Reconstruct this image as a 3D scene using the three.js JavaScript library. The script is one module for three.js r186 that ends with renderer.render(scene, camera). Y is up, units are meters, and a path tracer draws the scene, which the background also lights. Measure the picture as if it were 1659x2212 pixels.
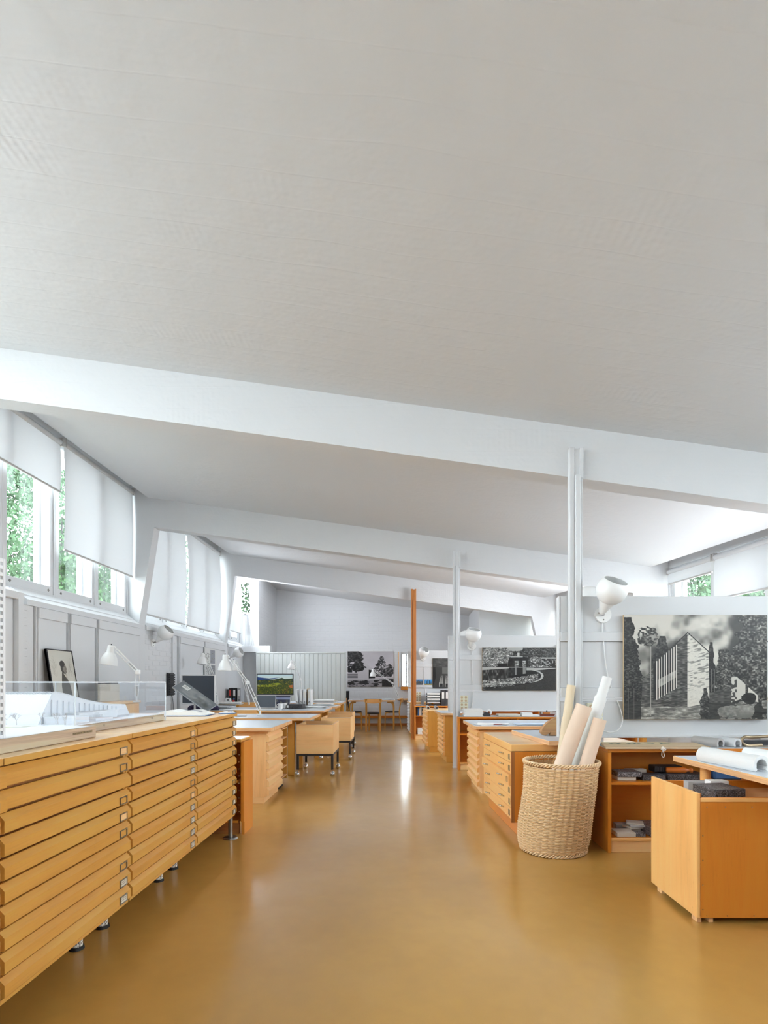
import * as THREE from 'three';
import { mergeGeometries } from 'three/addons/utils/BufferGeometryUtils.js';
import { RectAreaLightUniformsLib } from 'three/addons/lights/RectAreaLightUniformsLib.js';

// ---------------------------------------------------------------- camera, sky, light, exposure
const FW = 1659, FH = 2212, F = 1175, PX = 860, PY = 1473, EYE = 1.18;
const scene = new THREE.Scene();
const renderer = new THREE.WebGLRenderer({ antialias: true });
renderer.toneMapping = THREE.LinearToneMapping;
renderer.toneMappingExposure = 1.0;
renderer.shadowMap.enabled = true;
const camera = new THREE.PerspectiveCamera(2 * Math.atan(FH / 2 / F) * 180 / Math.PI, FW / FH, 0.05, 200);
camera.position.set(0, EYE, 0);
camera.lookAt(0, EYE, -10);
camera.setViewOffset(FW, FH, FW / 2 - PX, FH / 2 - PY, FW, FH);     // a shifted lens, as in an architect's camera
camera.updateProjectionMatrix();
const SKY = 15.0;
scene.background = new THREE.Color().setRGB(0.91, 0.965, 1.03);       // even overcast sky
scene.backgroundIntensity = SKY;
RectAreaLightUniformsLib.init();
// daylight through the window bays: an area light in the opening of each
function windowLight(x, y, z, w, h, tx, ty, tz, k) {
  const l = new THREE.RectAreaLight(new THREE.Color().setRGB(0.91, 0.965, 1.03), k, w, h);
  l.position.set(x, y, z); l.lookAt(tx, ty, tz); scene.add(l);
}
for (const [z, k] of [[-1.5, 1.9], [1.65, 4.0]]) {                   // the two bays the camera stands in
  windowLight(-3.66, 2.75, z, 2.5, 1.2, 0, 4.0, z, k);
  windowLight(4.40 + 0.13 * (z + 2.1), 2.2, z, 2.8, 0.9, 0, 3.6, z - 0.56, k * 1.5);
}
windowLight(3.42, 2.25, -9.1, 2.3, 0.9, 0, 3.1, -9.55, 19);           // bays whose windows the partitions and ribs hide
windowLight(3.9, 1.92, -5.9, 3.2, 0.3, 0, 2.9, -6.4, 14);
windowLight(-3.6, 3.0, -12.2, 1.1, 1.4, 0, 3.6, -12.2, 20);

// ---------------------------------------------------------------- small helpers
let seed = 7;
const rnd = () => { seed = (seed * 1664525 + 1013904223) >>> 0; return seed / 4294967296; };
const rr = (a, b) => a + (b - a) * rnd();
const V = (x, y, z) => new THREE.Vector3(x, y, z);
const P = (px, py, d) => V((px - PX) * d / F, EYE - (py - PY) * d / F, -d);   // photo pixel at a known depth -> metres
const X_ = (px, d) => (px - PX) * d / F, Y_ = (py, d) => EYE - (py - PY) * d / F;
const used = {};
const numbered = (n) => { used[n] = (used[n] ?? -1) + 1; return used[n] ? `${n}_${String(used[n]).padStart(3, '0')}` : n; };
function thing(name, label, category, [x, y, z] = [0, 0, 0], turn = 0, group) {
  const o = new THREE.Group(); o.name = numbered(name); o.position.set(x, y, z); o.rotation.y = turn;
  o.userData = { label, category }; if (group) o.userData.group = group;
  scene.add(o); return o;
}
function part(name, geo, mat, parent, pos, label) {
  const m = new THREE.Mesh(geo, mat); m.name = name; m.castShadow = m.receiveShadow = true;
  if (pos) m.position.set(...pos);
  if (label) m.userData.label = label;
  parent.add(m); return m;
}
function single(name, label, category, geo, mat, pos, turn = 0, group) {
  const m = part(numbered(name), geo, mat, scene, pos); m.rotation.y = turn;
  m.userData = { label, category }; if (group) m.userData.group = group;
  return m;
}
function struct(name, label, pos, turn = 0) {
  const o = new THREE.Group(); o.name = numbered(name); if (pos) o.position.set(...pos); o.rotation.y = turn;
  o.userData = { kind: 'structure', label, category: name.split('_')[0] }; scene.add(o); return o;
}
function structMesh(name, label, geo, mat, pos) {
  const m = part(name, geo, mat, scene, pos); m.userData = { kind: 'structure', label, category: name.split('_')[0] }; return m;
}
function copyThing(src, pos, turn, label) {
  const c = src.clone(); c.name = numbered(src.name.replace(/_\d{3}$/, '')); c.position.set(...pos); c.rotation.y = turn;
  c.userData = { ...src.userData }; if (label) c.userData.label = label; scene.add(c); return c;
}

// ---------------------------------------------------------------- geometry builders (uv in metres)
function soup(tris) {           // triangles, flat normals
  const g = new THREE.BufferGeometry(), p = new Float32Array(tris.length * 9);
  tris.forEach((t, i) => t.forEach((v, k) => { p[i * 9 + k * 3] = v[0]; p[i * 9 + k * 3 + 1] = v[1]; p[i * 9 + k * 3 + 2] = v[2]; }));
  g.setAttribute('position', new THREE.BufferAttribute(p, 3)); g.computeVertexNormals(); return g;
}
const AX = { x: 0, y: 1, z: 2 };
function uvs(g, grain = 'x', ou = 0, ov = 0) {      // planar by face, u runs along the grain
  if (g.index) g = g.toNonIndexed();
  const p = g.attributes.position, n = g.attributes.normal, a = new Float32Array(p.count * 2), gi = AX[grain];
  for (let i = 0; i < p.count; i += 3) {
    const N = [0, 1, 2].map((k) => Math.abs(n.getComponent(i, k) + n.getComponent(i + 1, k) + n.getComponent(i + 2, k)));
    const d = N[0] >= N[1] && N[0] >= N[2] ? 0 : N[1] >= N[2] ? 1 : 2;
    let ui = gi; if (d === gi) ui = (gi + 1) % 3;
    const vi = 3 - d - ui;
    for (let k = 0; k < 3; k++) { a[(i + k) * 2] = p.getComponent(i + k, ui) + ou; a[(i + k) * 2 + 1] = p.getComponent(i + k, vi) + ov; }
  }
  g.setAttribute('uv', new THREE.BufferAttribute(a, 2)); return g;
}
function orient(tris, c = [0, 0, 0]) {          // make the triangles of a convex body face outwards
  for (const t of tris) {
    const [a, b, d] = t, u = [b[0] - a[0], b[1] - a[1], b[2] - a[2]], w = [d[0] - a[0], d[1] - a[1], d[2] - a[2]];
    const n = [u[1] * w[2] - u[2] * w[1], u[2] * w[0] - u[0] * w[2], u[0] * w[1] - u[1] * w[0]];
    if (n[0] * (a[0] + b[0] + d[0] - 3 * c[0]) + n[1] * (a[1] + b[1] + d[1] - 3 * c[1]) + n[2] * (a[2] + b[2] + d[2] - 3 * c[2]) < 0) { t[1] = d; t[2] = b; }
  }
  return tris;
}
function box(w, h, d, c = 0.002, grain = 'x', at = [0, 0, 0]) {   // box with chamfered edges
  const T = [], v = (s, k) => [0, 1, 2].map((i) => s[i] * ([w, h, d][i] / 2 - (i === k ? 0 : c)));
  const q = (a, b, e, f) => T.push([a, b, e], [a, e, f]);
  for (let k = 0; k < 3; k++) for (const s of [-1, 1]) {
    const i = (k + 1) % 3, j = (k + 2) % 3, C = (a, b) => { const t = []; t[k] = s; t[i] = a; t[j] = b; return v(t, k); };
    q(C(-1, -1), C(1, -1), C(1, 1), C(-1, 1));
  }
  if (c > 0) {
    for (let k = 0; k < 3; k++) for (const a of [-1, 1]) for (const b of [-1, 1]) {
      const i = (k + 1) % 3, j = (k + 2) % 3, C = (e, f) => { const t = []; t[k] = e; t[i] = a; t[j] = b; return v(t, f); };
      q(C(-1, i), C(1, i), C(1, j), C(-1, j));
    }
    for (const a of [-1, 1]) for (const b of [-1, 1]) for (const e of [-1, 1]) T.push([v([a, b, e], 0), v([a, b, e], 1), v([a, b, e], 2)]);
  }
  const g = soup(orient(T)); g.translate(...at);
  return uvs(g, grain, rnd() * 3, rnd() * 3);
}
const bar = (x0, x1, y0, y1, z0, z1, c = 0.002, grain = 'x') => box(Math.abs(x1 - x0), Math.abs(y1 - y0), Math.abs(z1 - z0), c, grain, [(x0 + x1) / 2, (y0 + y1) / 2, (z0 + z1) / 2]);
function hexa(b, t, grain = 'x') {               // eight corners: four below, four above
  const T = [[b[0], b[1], b[2]], [b[0], b[2], b[3]], [t[0], t[1], t[2]], [t[0], t[2], t[3]]];
  for (let i = 0; i < 4; i++) { const j = (i + 1) % 4; T.push([b[i], b[j], t[j]], [b[i], t[j], t[i]]); }
  const c = [0, 1, 2].map((k) => [...b, ...t].reduce((s, v) => s + v[k], 0) / 8);
  return uvs(soup(orient(T, c)), grain);
}
function prism(pts, z0, z1, grain = 'z') {        // outline in x,y drawn out along z
  const s = pts.map(([x, y]) => new THREE.Vector2(x, y)); if (THREE.ShapeUtils.area(s) < 0) s.reverse();
  const T = [], n = s.length;
  for (let i = 0; i < n; i++) { const a = s[i], b = s[(i + 1) % n]; T.push([[a.x, a.y, z0], [b.x, b.y, z0], [b.x, b.y, z1]], [[a.x, a.y, z0], [b.x, b.y, z1], [a.x, a.y, z1]]); }
  for (const [i, j, k] of THREE.ShapeUtils.triangulateShape(s, [])) {
    T.push([[s[i].x, s[i].y, z1], [s[j].x, s[j].y, z1], [s[k].x, s[k].y, z1]], [[s[i].x, s[i].y, z0], [s[k].x, s[k].y, z0], [s[j].x, s[j].y, z0]]);
  }
  return uvs(soup(T), grain, rnd() * 3, rnd() * 3);
}
function rod(a, b, r, seg = 10, r2 = r) {         // round bar between two points
  const d = V(...b).sub(V(...a)), L = d.length(), g = new THREE.CylinderGeometry(r2, r, L, seg);
  g.applyQuaternion(new THREE.Quaternion().setFromUnitVectors(V(0, 1, 0), d.normalize()));
  g.translate((a[0] + b[0]) / 2, (a[1] + b[1]) / 2, (a[2] + b[2]) / 2); return g;
}
function tube(pts, r, n = 24, seg = 6, closed = false) { return new THREE.TubeGeometry(new THREE.CatmullRomCurve3(pts.map((p) => V(...p)), closed), n, r, seg, closed); }
const lathe = (pts, seg = 28) => new THREE.LatheGeometry(pts.map(([x, y]) => new THREE.Vector2(x, y)), seg);
const join = (list) => mergeGeometries(list.map((g) => { const k = g.index ? g.toNonIndexed() : g.clone(); if (!k.attributes.uv) uvs(k); for (const n of Object.keys(k.attributes)) if (!['position', 'normal', 'uv'].includes(n)) k.deleteAttribute(n); return k; }));
const turned = (g, ax, a) => { const k = g.clone(); k['rotate' + ax.toUpperCase()](a); return k; };
const moved = (g, x, y, z) => { const k = g.clone(); k.translate(x, y, z); return k; };

// ---------------------------------------------------------------- textures
const hash = (x, y, s) => { let h = (x * 374761393 + y * 668265263 + s * 1274126177) | 0; h = Math.imul(h ^ (h >>> 13), 1274126177); return ((h ^ (h >>> 16)) >>> 0) / 4294967296; };
function vn(x, y, per, s) {                       // tiling value noise
  const xi = Math.floor(x), yi = Math.floor(y), fx = x - xi, fy = y - yi, u = fx * fx * (3 - 2 * fx), v = fy * fy * (3 - 2 * fy);
  const m = (a, p) => ((a % p) + p) % p, x0 = m(xi, per[0]), x1 = m(xi + 1, per[0]), y0 = m(yi, per[1]), y1 = m(yi + 1, per[1]);
  return (hash(x0, y0, s) * (1 - u) + hash(x1, y0, s) * u) * (1 - v) + (hash(x0, y1, s) * (1 - u) + hash(x1, y1, s) * u) * v;
}
function fbm(u, v, fx, fy, oct, s) { let t = 0, a = 0.5, n = 0; for (let o = 0; o < oct; o++) { t += a * vn(u * fx, v * fy, [fx, fy], s + o); n += a; a *= 0.5; fx *= 2; fy *= 2; } return t / n; }
function dataTex(w, h, fn, mw, mh, srgb = true) {  // mw, mh: metres one tile covers
  const d = new Uint8Array(w * h * 4);
  for (let y = 0; y < h; y++) for (let x = 0; x < w; x++) { const c = fn(x / w, y / h), i = (y * w + x) * 4; for (let k = 0; k < 3; k++) d[i + k] = Math.max(0, Math.min(255, 255 * (c.length ? c[k] : c))); d[i + 3] = 255; }
  const t = new THREE.DataTexture(d, w, h); t.wrapS = t.wrapT = THREE.RepeatWrapping; t.magFilter = THREE.LinearFilter; t.minFilter = THREE.LinearMipmapLinearFilter; t.generateMipmaps = true;
  t.repeat.set(1 / mw, 1 / mh); if (srgb) t.colorSpace = THREE.SRGBColorSpace; t.needsUpdate = true; return t;
}
function canvasTex(w, h, draw) {
  const c = document.createElement('canvas'); c.width = w; c.height = h; draw(c.getContext('2d'), w, h);
  const t = new THREE.CanvasTexture(c); t.colorSpace = THREE.SRGBColorSpace; return t;
}
const mix = (a, b, t) => a + (b - a) * t;
const woodTex = dataTex(1024, 512, (u, v) => {
  const w = fbm(u, v, 3, 6, 3, 11), warp = v * 46 + 5 * fbm(u, v, 2, 5, 3, 21), ring = 0.5 + 0.5 * Math.sin(warp * 6.283 / 4);
  const fine = vn(u * 22, v * 230, [22, 230], 31), fleck = vn(u * 60, v * 120, [60, 120], 41);
  const t = 0.955 + 0.09 * (w - 0.5) + 0.018 * (ring - 0.5) + 0.04 * (fine - 0.5) + (fleck > 0.93 ? -0.025 : 0);
  return [t * 1.06, t * (1.02 + 0.05 * (w - 0.5)), t * (0.97 + 0.12 * (w - 0.5))];
}, 1.5, 0.75);
const stripTex = dataTex(512, 512, (u, v) => { const f = vn(u * 10, v * 190, [10, 190], 3), w = fbm(u, v, 3, 20, 3, 5), k = 0.93 + 0.12 * (f - 0.5) + 0.22 * (w - 0.5); return [k * 1.05, k * (1 + 0.08 * (w - .5)), k * 0.97]; }, 1.2, 0.4);
const linoTex = dataTex(1024, 1024, (u, v) => {
  const a = fbm(u, v, 5, 5, 4, 51), b = fbm(u, v, 60, 60, 2, 61), t = 0.93 + 0.10 * (a - 0.5) + 0.03 * (b - 0.5); return [t * 1.02, t * (1.0 + 0.03 * (a - .5)), t * (0.96 + 0.08 * (a - .5))];
}, 3.1, 3.1);
const linoRough = dataTex(1024, 1024, (u, v) => {
  const a = fbm(u, v, 6, 6, 4, 71), b = fbm(u, v, 24, 22, 3, 81); return 0.55 + 0.24 * (a - 0.5) + 0.10 * (b - 0.5);
}, 3.1, 3.1, false);
const floorBump = dataTex(512, 512, (u, v) => fbm(u, v, 26, 26, 2, 301), 3.1, 3.1, false);
const plasterBump = dataTex(1024, 1024, (u, v) => {      // brushed and board-marked concrete under thick paint
  const a = fbm(u, v, 24, 30, 5, 101), b = fbm(u, v, 5, 7, 3, 111), st = vn(u * 8, v * 150, [8, 150], 121);
  const pit = vn(u * 130, v * 130, [130, 130], 131); let seam = Math.abs(((v * 16 + 0.4 * fbm(u, v, 4, 4, 2, 141)) % 1) - 0.5); seam = seam < 0.02 ? 0.12 : 0;
  const cm = Math.max(0, vn(u * 5, v * 9, [5, 9], 151) - 0.72), chat = cm * (0.5 + 0.5 * Math.sin(u * 6.283 * 70 + 6 * vn(u * 5, v * 9, [5, 9], 152)));
  return 0.2 + 0.38 * a + 0.16 * b + 0.05 * st + 0.08 * pit + seam * 0.4 + chat * 0.3;
}, 2.7, 2.7, false);
const brickBump = dataTex(1024, 1024, (u, v) => {        // thickly painted brick, too far away to tell the bricks apart
  const rows = 26, row = Math.floor(v * rows), fy = v * rows - row, cu = u * 8 + (row % 2) * 0.5, fx = cu - Math.floor(cu);
  const j = Math.min(Math.min(fy, 1 - fy) / 0.09, Math.min(fx, 1 - fx) / 0.03), e = Math.min(1, j);
  const k = hash(Math.floor(cu) % 8, row, 5) * 0.28; return 0.2 + e * (0.35 + k) + 0.25 * fbm(u, v, 40, 40, 4, 161);
}, 2.1, 2.1, false);
const fabricBump = dataTex(256, 256, (u, v) => 0.5 + 0.25 * Math.sin(u * 6.283 * 64) * Math.sin(v * 6.283 * 64), 0.2, 0.2, false);
const graniteTex = dataTex(512, 512, (u, v) => { const a = vn(u * 110, v * 110, [110, 110], 171), b = vn(u * 60, v * 60, [60, 60], 181); const t = a > 0.72 ? 0.8 : a < 0.3 ? 0.18 : 0.34 + 0.25 * b; return [t, t, t * 1.03]; }, 0.3, 0.3);
const rustTex = dataTex(256, 256, (u, v) => { const a = fbm(u, v, 8, 10, 4, 191); return a > 0.56 ? [0.36, 0.27, 0.2] : [0.93, 0.92, 0.88]; }, 0.16, 0.16);

// ---------------------------------------------------------------- materials
const C = (r, g, b) => new THREE.Color().setRGB(r, g, b);
const S = (o) => new THREE.MeshStandardMaterial(o), PH = (o) => new THREE.MeshPhysicalMaterial(o);
const WHITE = C(0.68, 0.69, 0.705);            // the one white paint of the room
const M = {
  concrete: S({ color: WHITE, roughness: 0.75, bumpMap: plasterBump, bumpScale: 0.008 }),
  wall: S({ color: WHITE, roughness: 0.7, bumpMap: plasterBump, bumpScale: 0.004 }),
  brick: S({ color: WHITE, roughness: 0.6, bumpMap: brickBump, bumpScale: 0.005 }),
  paintedBrick: S({ color: WHITE, roughness: 0.55, bumpMap: plasterBump, bumpScale: 0.004 }),
  paint: S({ color: WHITE, roughness: 0.45 }),
  panel: S({ color: WHITE, roughness: 0.5 }),
  greyBoard: S({ color: C(0.58, 0.605, 0.585), roughness: 0.5 }),
  floor: PH({ color: C(0.61, 0.355, 0.092), map: linoTex, roughness: 0.72, roughnessMap: linoRough, bumpMap: floorBump, bumpScale: 0.0005, clearcoat: 0.8, clearcoatRoughness: 0.15 }),
  glass: PH({ color: C(0.95, 0.98, 0.97), transmission: 1, roughness: 0, thickness: 0, ior: 1.45 }),
  acrylic: PH({ color: C(0.97, 0.985, 1), transmission: 1, roughness: 0, thickness: 0, ior: 1.45 }),
  acrylicEdge: PH({ color: C(0.93, 0.96, 1), roughness: 0.25, transmission: 0.35, thickness: 0 }),
  blind: PH({ color: C(0.76, 0.775, 0.80), transmission: 0.10, roughness: 1, thickness: 0, bumpMap: fabricBump, bumpScale: 0.0003 }),
  alu: S({ color: C(0.55, 0.53, 0.52), roughness: 0.45, metalness: 0.3 }),
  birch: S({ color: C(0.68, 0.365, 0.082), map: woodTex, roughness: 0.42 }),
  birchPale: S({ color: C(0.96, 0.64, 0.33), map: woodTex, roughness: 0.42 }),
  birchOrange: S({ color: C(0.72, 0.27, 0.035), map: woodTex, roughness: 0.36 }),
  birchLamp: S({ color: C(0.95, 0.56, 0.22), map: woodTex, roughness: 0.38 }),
  birchTop: S({ color: C(0.92, 0.68, 0.44), map: woodTex, roughness: 0.22 }),
  edge: S({ color: C(0.92, 0.60, 0.31), map: stripTex, roughness: 0.4 }),
  pine: S({ color: C(0.55, 0.22, 0.055), map: stripTex, roughness: 0.4 }),
  endgrain: S({ color: C(0.42, 0.17, 0.05), map: stripTex, roughness: 0.55 }),
  lino: S({ color: C(0.66, 0.71, 0.775), roughness: 0.22 }),
  white: S({ color: C(0.86, 0.86, 0.86), roughness: 0.35 }),
  lampWhite: PH({ color: C(0.86, 0.86, 0.85), roughness: 0.35, clearcoat: 0.3, clearcoatRoughness: 0.2 }),
  model: S({ color: C(0.88, 0.89, 0.92), roughness: 0.6 }),
  paper: S({ color: C(0.87, 0.87, 0.86), roughness: 0.8 }),
  cream: S({ color: C(0.84, 0.70, 0.50), roughness: 0.7 }),
  pinkPaper: S({ color: C(0.86, 0.67, 0.52), roughness: 0.7 }),
  trace: S({ color: C(0.82, 0.83, 0.80), roughness: 0.45 }),
  black: S({ color: C(0.018, 0.018, 0.02), roughness: 0.5 }),
  dark: S({ color: C(0.05, 0.05, 0.055), roughness: 0.55 }),
  iron: S({ color: C(0.03, 0.03, 0.032), roughness: 0.4 }),
  steel: S({ color: C(0.62, 0.62, 0.62), roughness: 0.25, metalness: 1 }),
  pewter: S({ color: C(0.30, 0.29, 0.28), roughness: 0.35, metalness: 0.9 }),
  brass: S({ color: C(0.42, 0.33, 0.22), roughness: 0.35, metalness: 0.9 }),
  screen: S({ color: C(0.075, 0.09, 0.115), roughness: 0.28 }),
  grey: S({ color: C(0.42, 0.43, 0.45), roughness: 0.5 }),
  granite: S({ color: C(0.34, 0.34, 0.36), map: graniteTex, roughness: 0.45 }),
  graniteLight: S({ color: C(0.75, 0.75, 0.76), map: graniteTex, roughness: 0.5 }),
  granitePink: S({ color: C(0.62, 0.46, 0.42), map: graniteTex, roughness: 0.5 }),
  stone: S({ color: C(0.66, 0.62, 0.54), roughness: 0.7 }),
  rust: S({ map: rustTex, roughness: 0.6 }),
  rubber: S({ color: C(0.02, 0.02, 0.02), roughness: 0.7 }),
  wicker: S({ color: C(0.90, 0.65, 0.39), roughness: 0.5 }),
  wickerB: S({ color: C(0.82, 0.54, 0.28), roughness: 0.5 }),
  wickerDark: S({ color: C(0.52, 0.27, 0.10), roughness: 0.6 }),
  cork: S({ color: C(0.58, 0.36, 0.17), map: stripTex, roughness: 0.7 }),
  card: S({ color: C(0.86, 0.82, 0.74), roughness: 0.7 }),
  kraft: S({ color: C(0.58, 0.43, 0.27), roughness: 0.75 }),
  socket: S({ color: C(0.80, 0.78, 0.62), roughness: 0.4 }),
  seatBlack: S({ color: C(0.02, 0.02, 0.022), roughness: 0.35 }),
  plinthPly: S({ color: C(0.60, 0.50, 0.375), map: stripTex, roughness: 0.5 }),
  blue: S({ color: C(0.03, 0.12, 0.32), roughness: 0.5 }),
  red: S({ color: C(0.6, 0.05, 0.04), roughness: 0.5 }),
  amber: PH({ color: C(0.62, 0.16, 0.02), roughness: 0.3, clearcoat: 0.5 }),
  leaf: S({ color: C(0.045, 0.10, 0.042), roughness: 0.8 }),
  vine: S({ color: C(0.05, 0.125, 0.035), roughness: 0.7 }),
  bark: S({ color: C(0.07, 0.06, 0.05), roughness: 0.9 }),
  lawn: S({ color: C(0.34, 0.34, 0.31), roughness: 1 }),
};
M.blind.side = M.glass.side = M.acrylic.side = M.leaf.side = M.vine.side = THREE.DoubleSide;
const lampIn = M.lampWhite.clone(); lampIn.side = THREE.DoubleSide;
// ---------------------------------------------------------------- the room: depth D runs away from the camera, z = -D
const SL = 0.1375;                                        // the roof falls this much per metre to the right
const knots = [[-4.5, 3.25], [0, 3.27], [4.1, 3.286], [7.6, 3.276], [11.35, 3.363], [14.75, 3.235], [15.2, 3.235]];
function roofAt(x, D) {
  let i = 0; while (i < knots.length - 2 && D > knots[i + 1][0]) i++;
  const [a, b] = [knots[i], knots[i + 1]]; return mix(a[1], b[1], (D - a[0]) / (b[0] - a[0])) - SL * x;
}
const XL = -3.77, XCL = -3.5, TR = 0.13, XR = (D) => 3.78 - TR * (D - 7.6), XCR = (D) => XR(D) - 0.24;
const BEAMS = [[-3.6, 0.37], [0.15, 0.37], [4.1, 0.384], [7.6, 0.401], [11.35, 0.439]];      // near face, height
const BW = 0.18;

structMesh('floor', 'ochre linoleum floor with a soft waxed sheen', bar(-4.4, 5.9, -0.2, 0, 4.8, -15.3, 0, 'z'), M.floor);
{
  const list = [];
  for (let i = 0; i < knots.length - 1; i++) {
    const D0 = knots[i][0], D1 = knots[i + 1][0], q = (D, x, up) => [x, roofAt(x, D) + up, -D];
    list.push(hexa([q(D0, XCL, 0), q(D0, XCR(D0), 0), q(D1, XCR(D1), 0), q(D1, XCL, 0)], [q(D0, XCL, 0.25), q(D0, XCR(D0), 0.25), q(D1, XCR(D1), 0.25), q(D1, XCL, 0.25)]));
  }
  structMesh('ceiling', 'white painted board-marked concrete ceiling sloping down across the room', join(list), M.concrete);
  // roof over the blind recess along each window wall
  const l2 = [], q = (D, x, y) => [x, y, -D];
  for (let i = 0; i < knots.length - 1; i++) {
    const D0 = knots[i][0], D1 = knots[i + 1][0], a = roofAt(XCL, D0), b = roofAt(XCL, D1);
    l2.push(hexa([q(D0, -4.05, a + 0.18), q(D0, XCL, a + 0.18), q(D1, XCL, b + 0.18), q(D1, -4.05, b + 0.18)], [q(D0, -4.05, a + 0.4), q(D0, XCL, a + 0.4), q(D1, XCL, b + 0.4), q(D1, -4.05, b + 0.4)]));
    const e = roofAt(XCR(D0), D0), f = roofAt(XCR(D1), D1);
    l2.push(hexa([q(D0, XCR(D0), e + 0.16), q(D0, XR(D0) + 0.3, e + 0.16), q(D1, XR(D1) + 0.3, f + 0.16), q(D1, XCR(D1), f + 0.16)], [q(D0, XCR(D0), e + 0.4), q(D0, XR(D0) + 0.3, e + 0.4), q(D1, XR(D1) + 0.3, f + 0.4), q(D1, XCR(D1), f + 0.4)]));
  }
  structMesh('ceiling_recess', 'white recess above the roller blinds along the ceiling edges', join(l2), M.wall);
}
// beams with the ribs they grow out of
BEAMS.forEach(([D, h], i) => {
  const b = struct('ceiling_beam', ['white concrete beam closest to the plain end wall', 'white concrete beam second from the plain end wall', 'white concrete beam met by the white post beside the wicker basket', 'white concrete beam met by the slimmer white post', 'white concrete beam met by the brown wooden post'][i]);
  const z0 = -D, z1 = -D - BW, y = (x, up) => roofAt(x, D) + up, xr = XCR(D) - 0.26;
  const a = (x, u, z) => [x, y(x, u), z];
  part('beam', hexa([a(-3.41, -h, z0), a(xr, -h, z0), a(xr, -h, z1), a(-3.41, -h, z1)], [a(-3.41, 0.03, z0), a(xr, 0.03, z0), a(xr, 0.03, z1), a(-3.41, 0.03, z1)]), M.concrete, b);
  const yb = y(-3.41, -h), yt = roofAt(XCL, D) + 0.2;
  const rib = (pts) => prism(pts, z1, z0, 'y');
  part('rib', rib([[-3.41, yb], [-3.62, 2.0], [-3.62, 0], [-3.8, 0], [-3.8, yt], [XCL, yt], [-3.41, y(-3.41, 0.02)]]), M.wall, b);
  const yr = y(xr, -h), ytr = roofAt(XCR(D), D) + 0.18, xw = XR(D);
  part('rib', rib([[xr, yr], [xr + 0.2, yr - 0.9], [xr + 0.2, 0], [xw + 0.06, 0], [xw + 0.06, ytr], [XCR(D), ytr], [xr, y(xr, 0.02)]]), M.wall, b);
});
// posts
function post(px, D, label, mat, w, top, split) {
  const x = X_(px, D), o = struct('support_post', label, [x, 0, -D]);
  part('core', bar(-w * 0.16, w * 0.34, 0, top - 0.01, -0.008, -0.05, 0.003, 'y'), mat, o);
  part('side_flange', bar(-w * 0.5, -w * 0.14, 0, top, 0.002, -0.05, 0.003, 'y'), mat, o);
  part('side_flange', bar(w * 0.24, w * 0.5, split - 0.02, top, -0.002, -0.05, 0.003, 'y'), mat, o);
  part('rear_flange', bar(w * 0.27, w * 0.5, 0, split - 0.02, -0.02, -0.052, 0.003, 'y'), mat, o);
  part('front_strip', bar(-w * 0.13, w * 0.23, 0, split, 0.02, -0.008, 0.003, 'y'), mat, o);
  part('foot', bar(-w * 0.52, w * 0.52, 0, 0.02, 0.022, -0.053, 0.002), mat, o);
  return o;
}
post(1245.5, 4.055, 'white timber post behind the wicker basket', M.paint, 0.104, Y_(966, 4.055), Y_(1026, 4.055));
post(986.5, 7.45, 'white timber post beside the low shelf with the paper stack', M.paint, 0.10, Y_(1190, 7.45), Y_(1222, 7.45));
post(893.5, 11.2, 'brown varnished pine post rising to the beam', M.pine, 0.104, Y_(1272, 11.2), Y_(1296, 11.2));

// ---- left wall: brick below, windows above
const wl = struct('wall_left', 'white wall of painted brick and cupboard panels under the tall windows');
part('masonry', bar(-4.0, -3.66, 0, 2.04, 4.6, -13.0, 0, 'z'), M.wall, wl);
part('window_head', bar(-4.0, -3.76, 3.86, 4.3, 4.6, -13.0, 0, 'z'), M.wall, wl);
part('roof_edge', bar(-4.02, -3.74, 3.4, 3.88, 4.6, 0.4, 0, 'z'), M.wall, wl);
function sillRun(D0, D1) { part('sloped_sill', prism([[-3.78, 2.12], [-3.60, 1.985], [-3.60, 1.93], [-3.78, 1.93]], -D1, -D0), M.paint, wl); }
[[-3.4, 0.14], [0.34, 3.88], [5.28, 7.59], [7.79, 11.34], [11.54, 12.88]].forEach((a) => sillRun(...a));
// brick piers, each brick on its own
const brickGeos = [0.24, 0.115].map((L) => [0, 1, 2].map(() => { const g = box(0.03, 0.066, L - 0.008, 0.006, 'z'); return g; }));
function brickRun(D0, D1, y0, y1) {
  let row = 0;
  for (let y = y0; y < y1 - 0.05; y += 0.075, row++) {
    let D = D0; let half = row % 2;
    while (D < D1 - 0.06) {
      const L = (half || D + 0.24 > D1 + 0.02) ? 0.115 : 0.24; half = 0;
      if (D + L > D1 + 0.03) break;
      part('brick', brickGeos[L < 0.2 ? 1 : 0][Math.floor(rnd() * 3)], M.paintedBrick, wl, [-3.648 + rr(-0.002, 0.003), y + 0.0375, -(D + L / 2)]);
      D += L;
    }
  }
}
brickRun(5.22, 5.41, 0.82, 1.93); brickRun(7.8, 8.92, 0.82, 1.93);
part('mortar_bed', bar(-3.67, -3.6352, 0, 1.93, -5.2, -5.42, 0), M.paintedBrick, wl);
part('mortar_bed', bar(-3.67, -3.6352, 0, 1.93, -7.78, -8.94, 0), M.paintedBrick, wl);
part('pilaster', bar(-3.66, -3.60, 0, 1.93, -8.70, -8.76, 0.004, 'y'), M.paint, wl);
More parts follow.
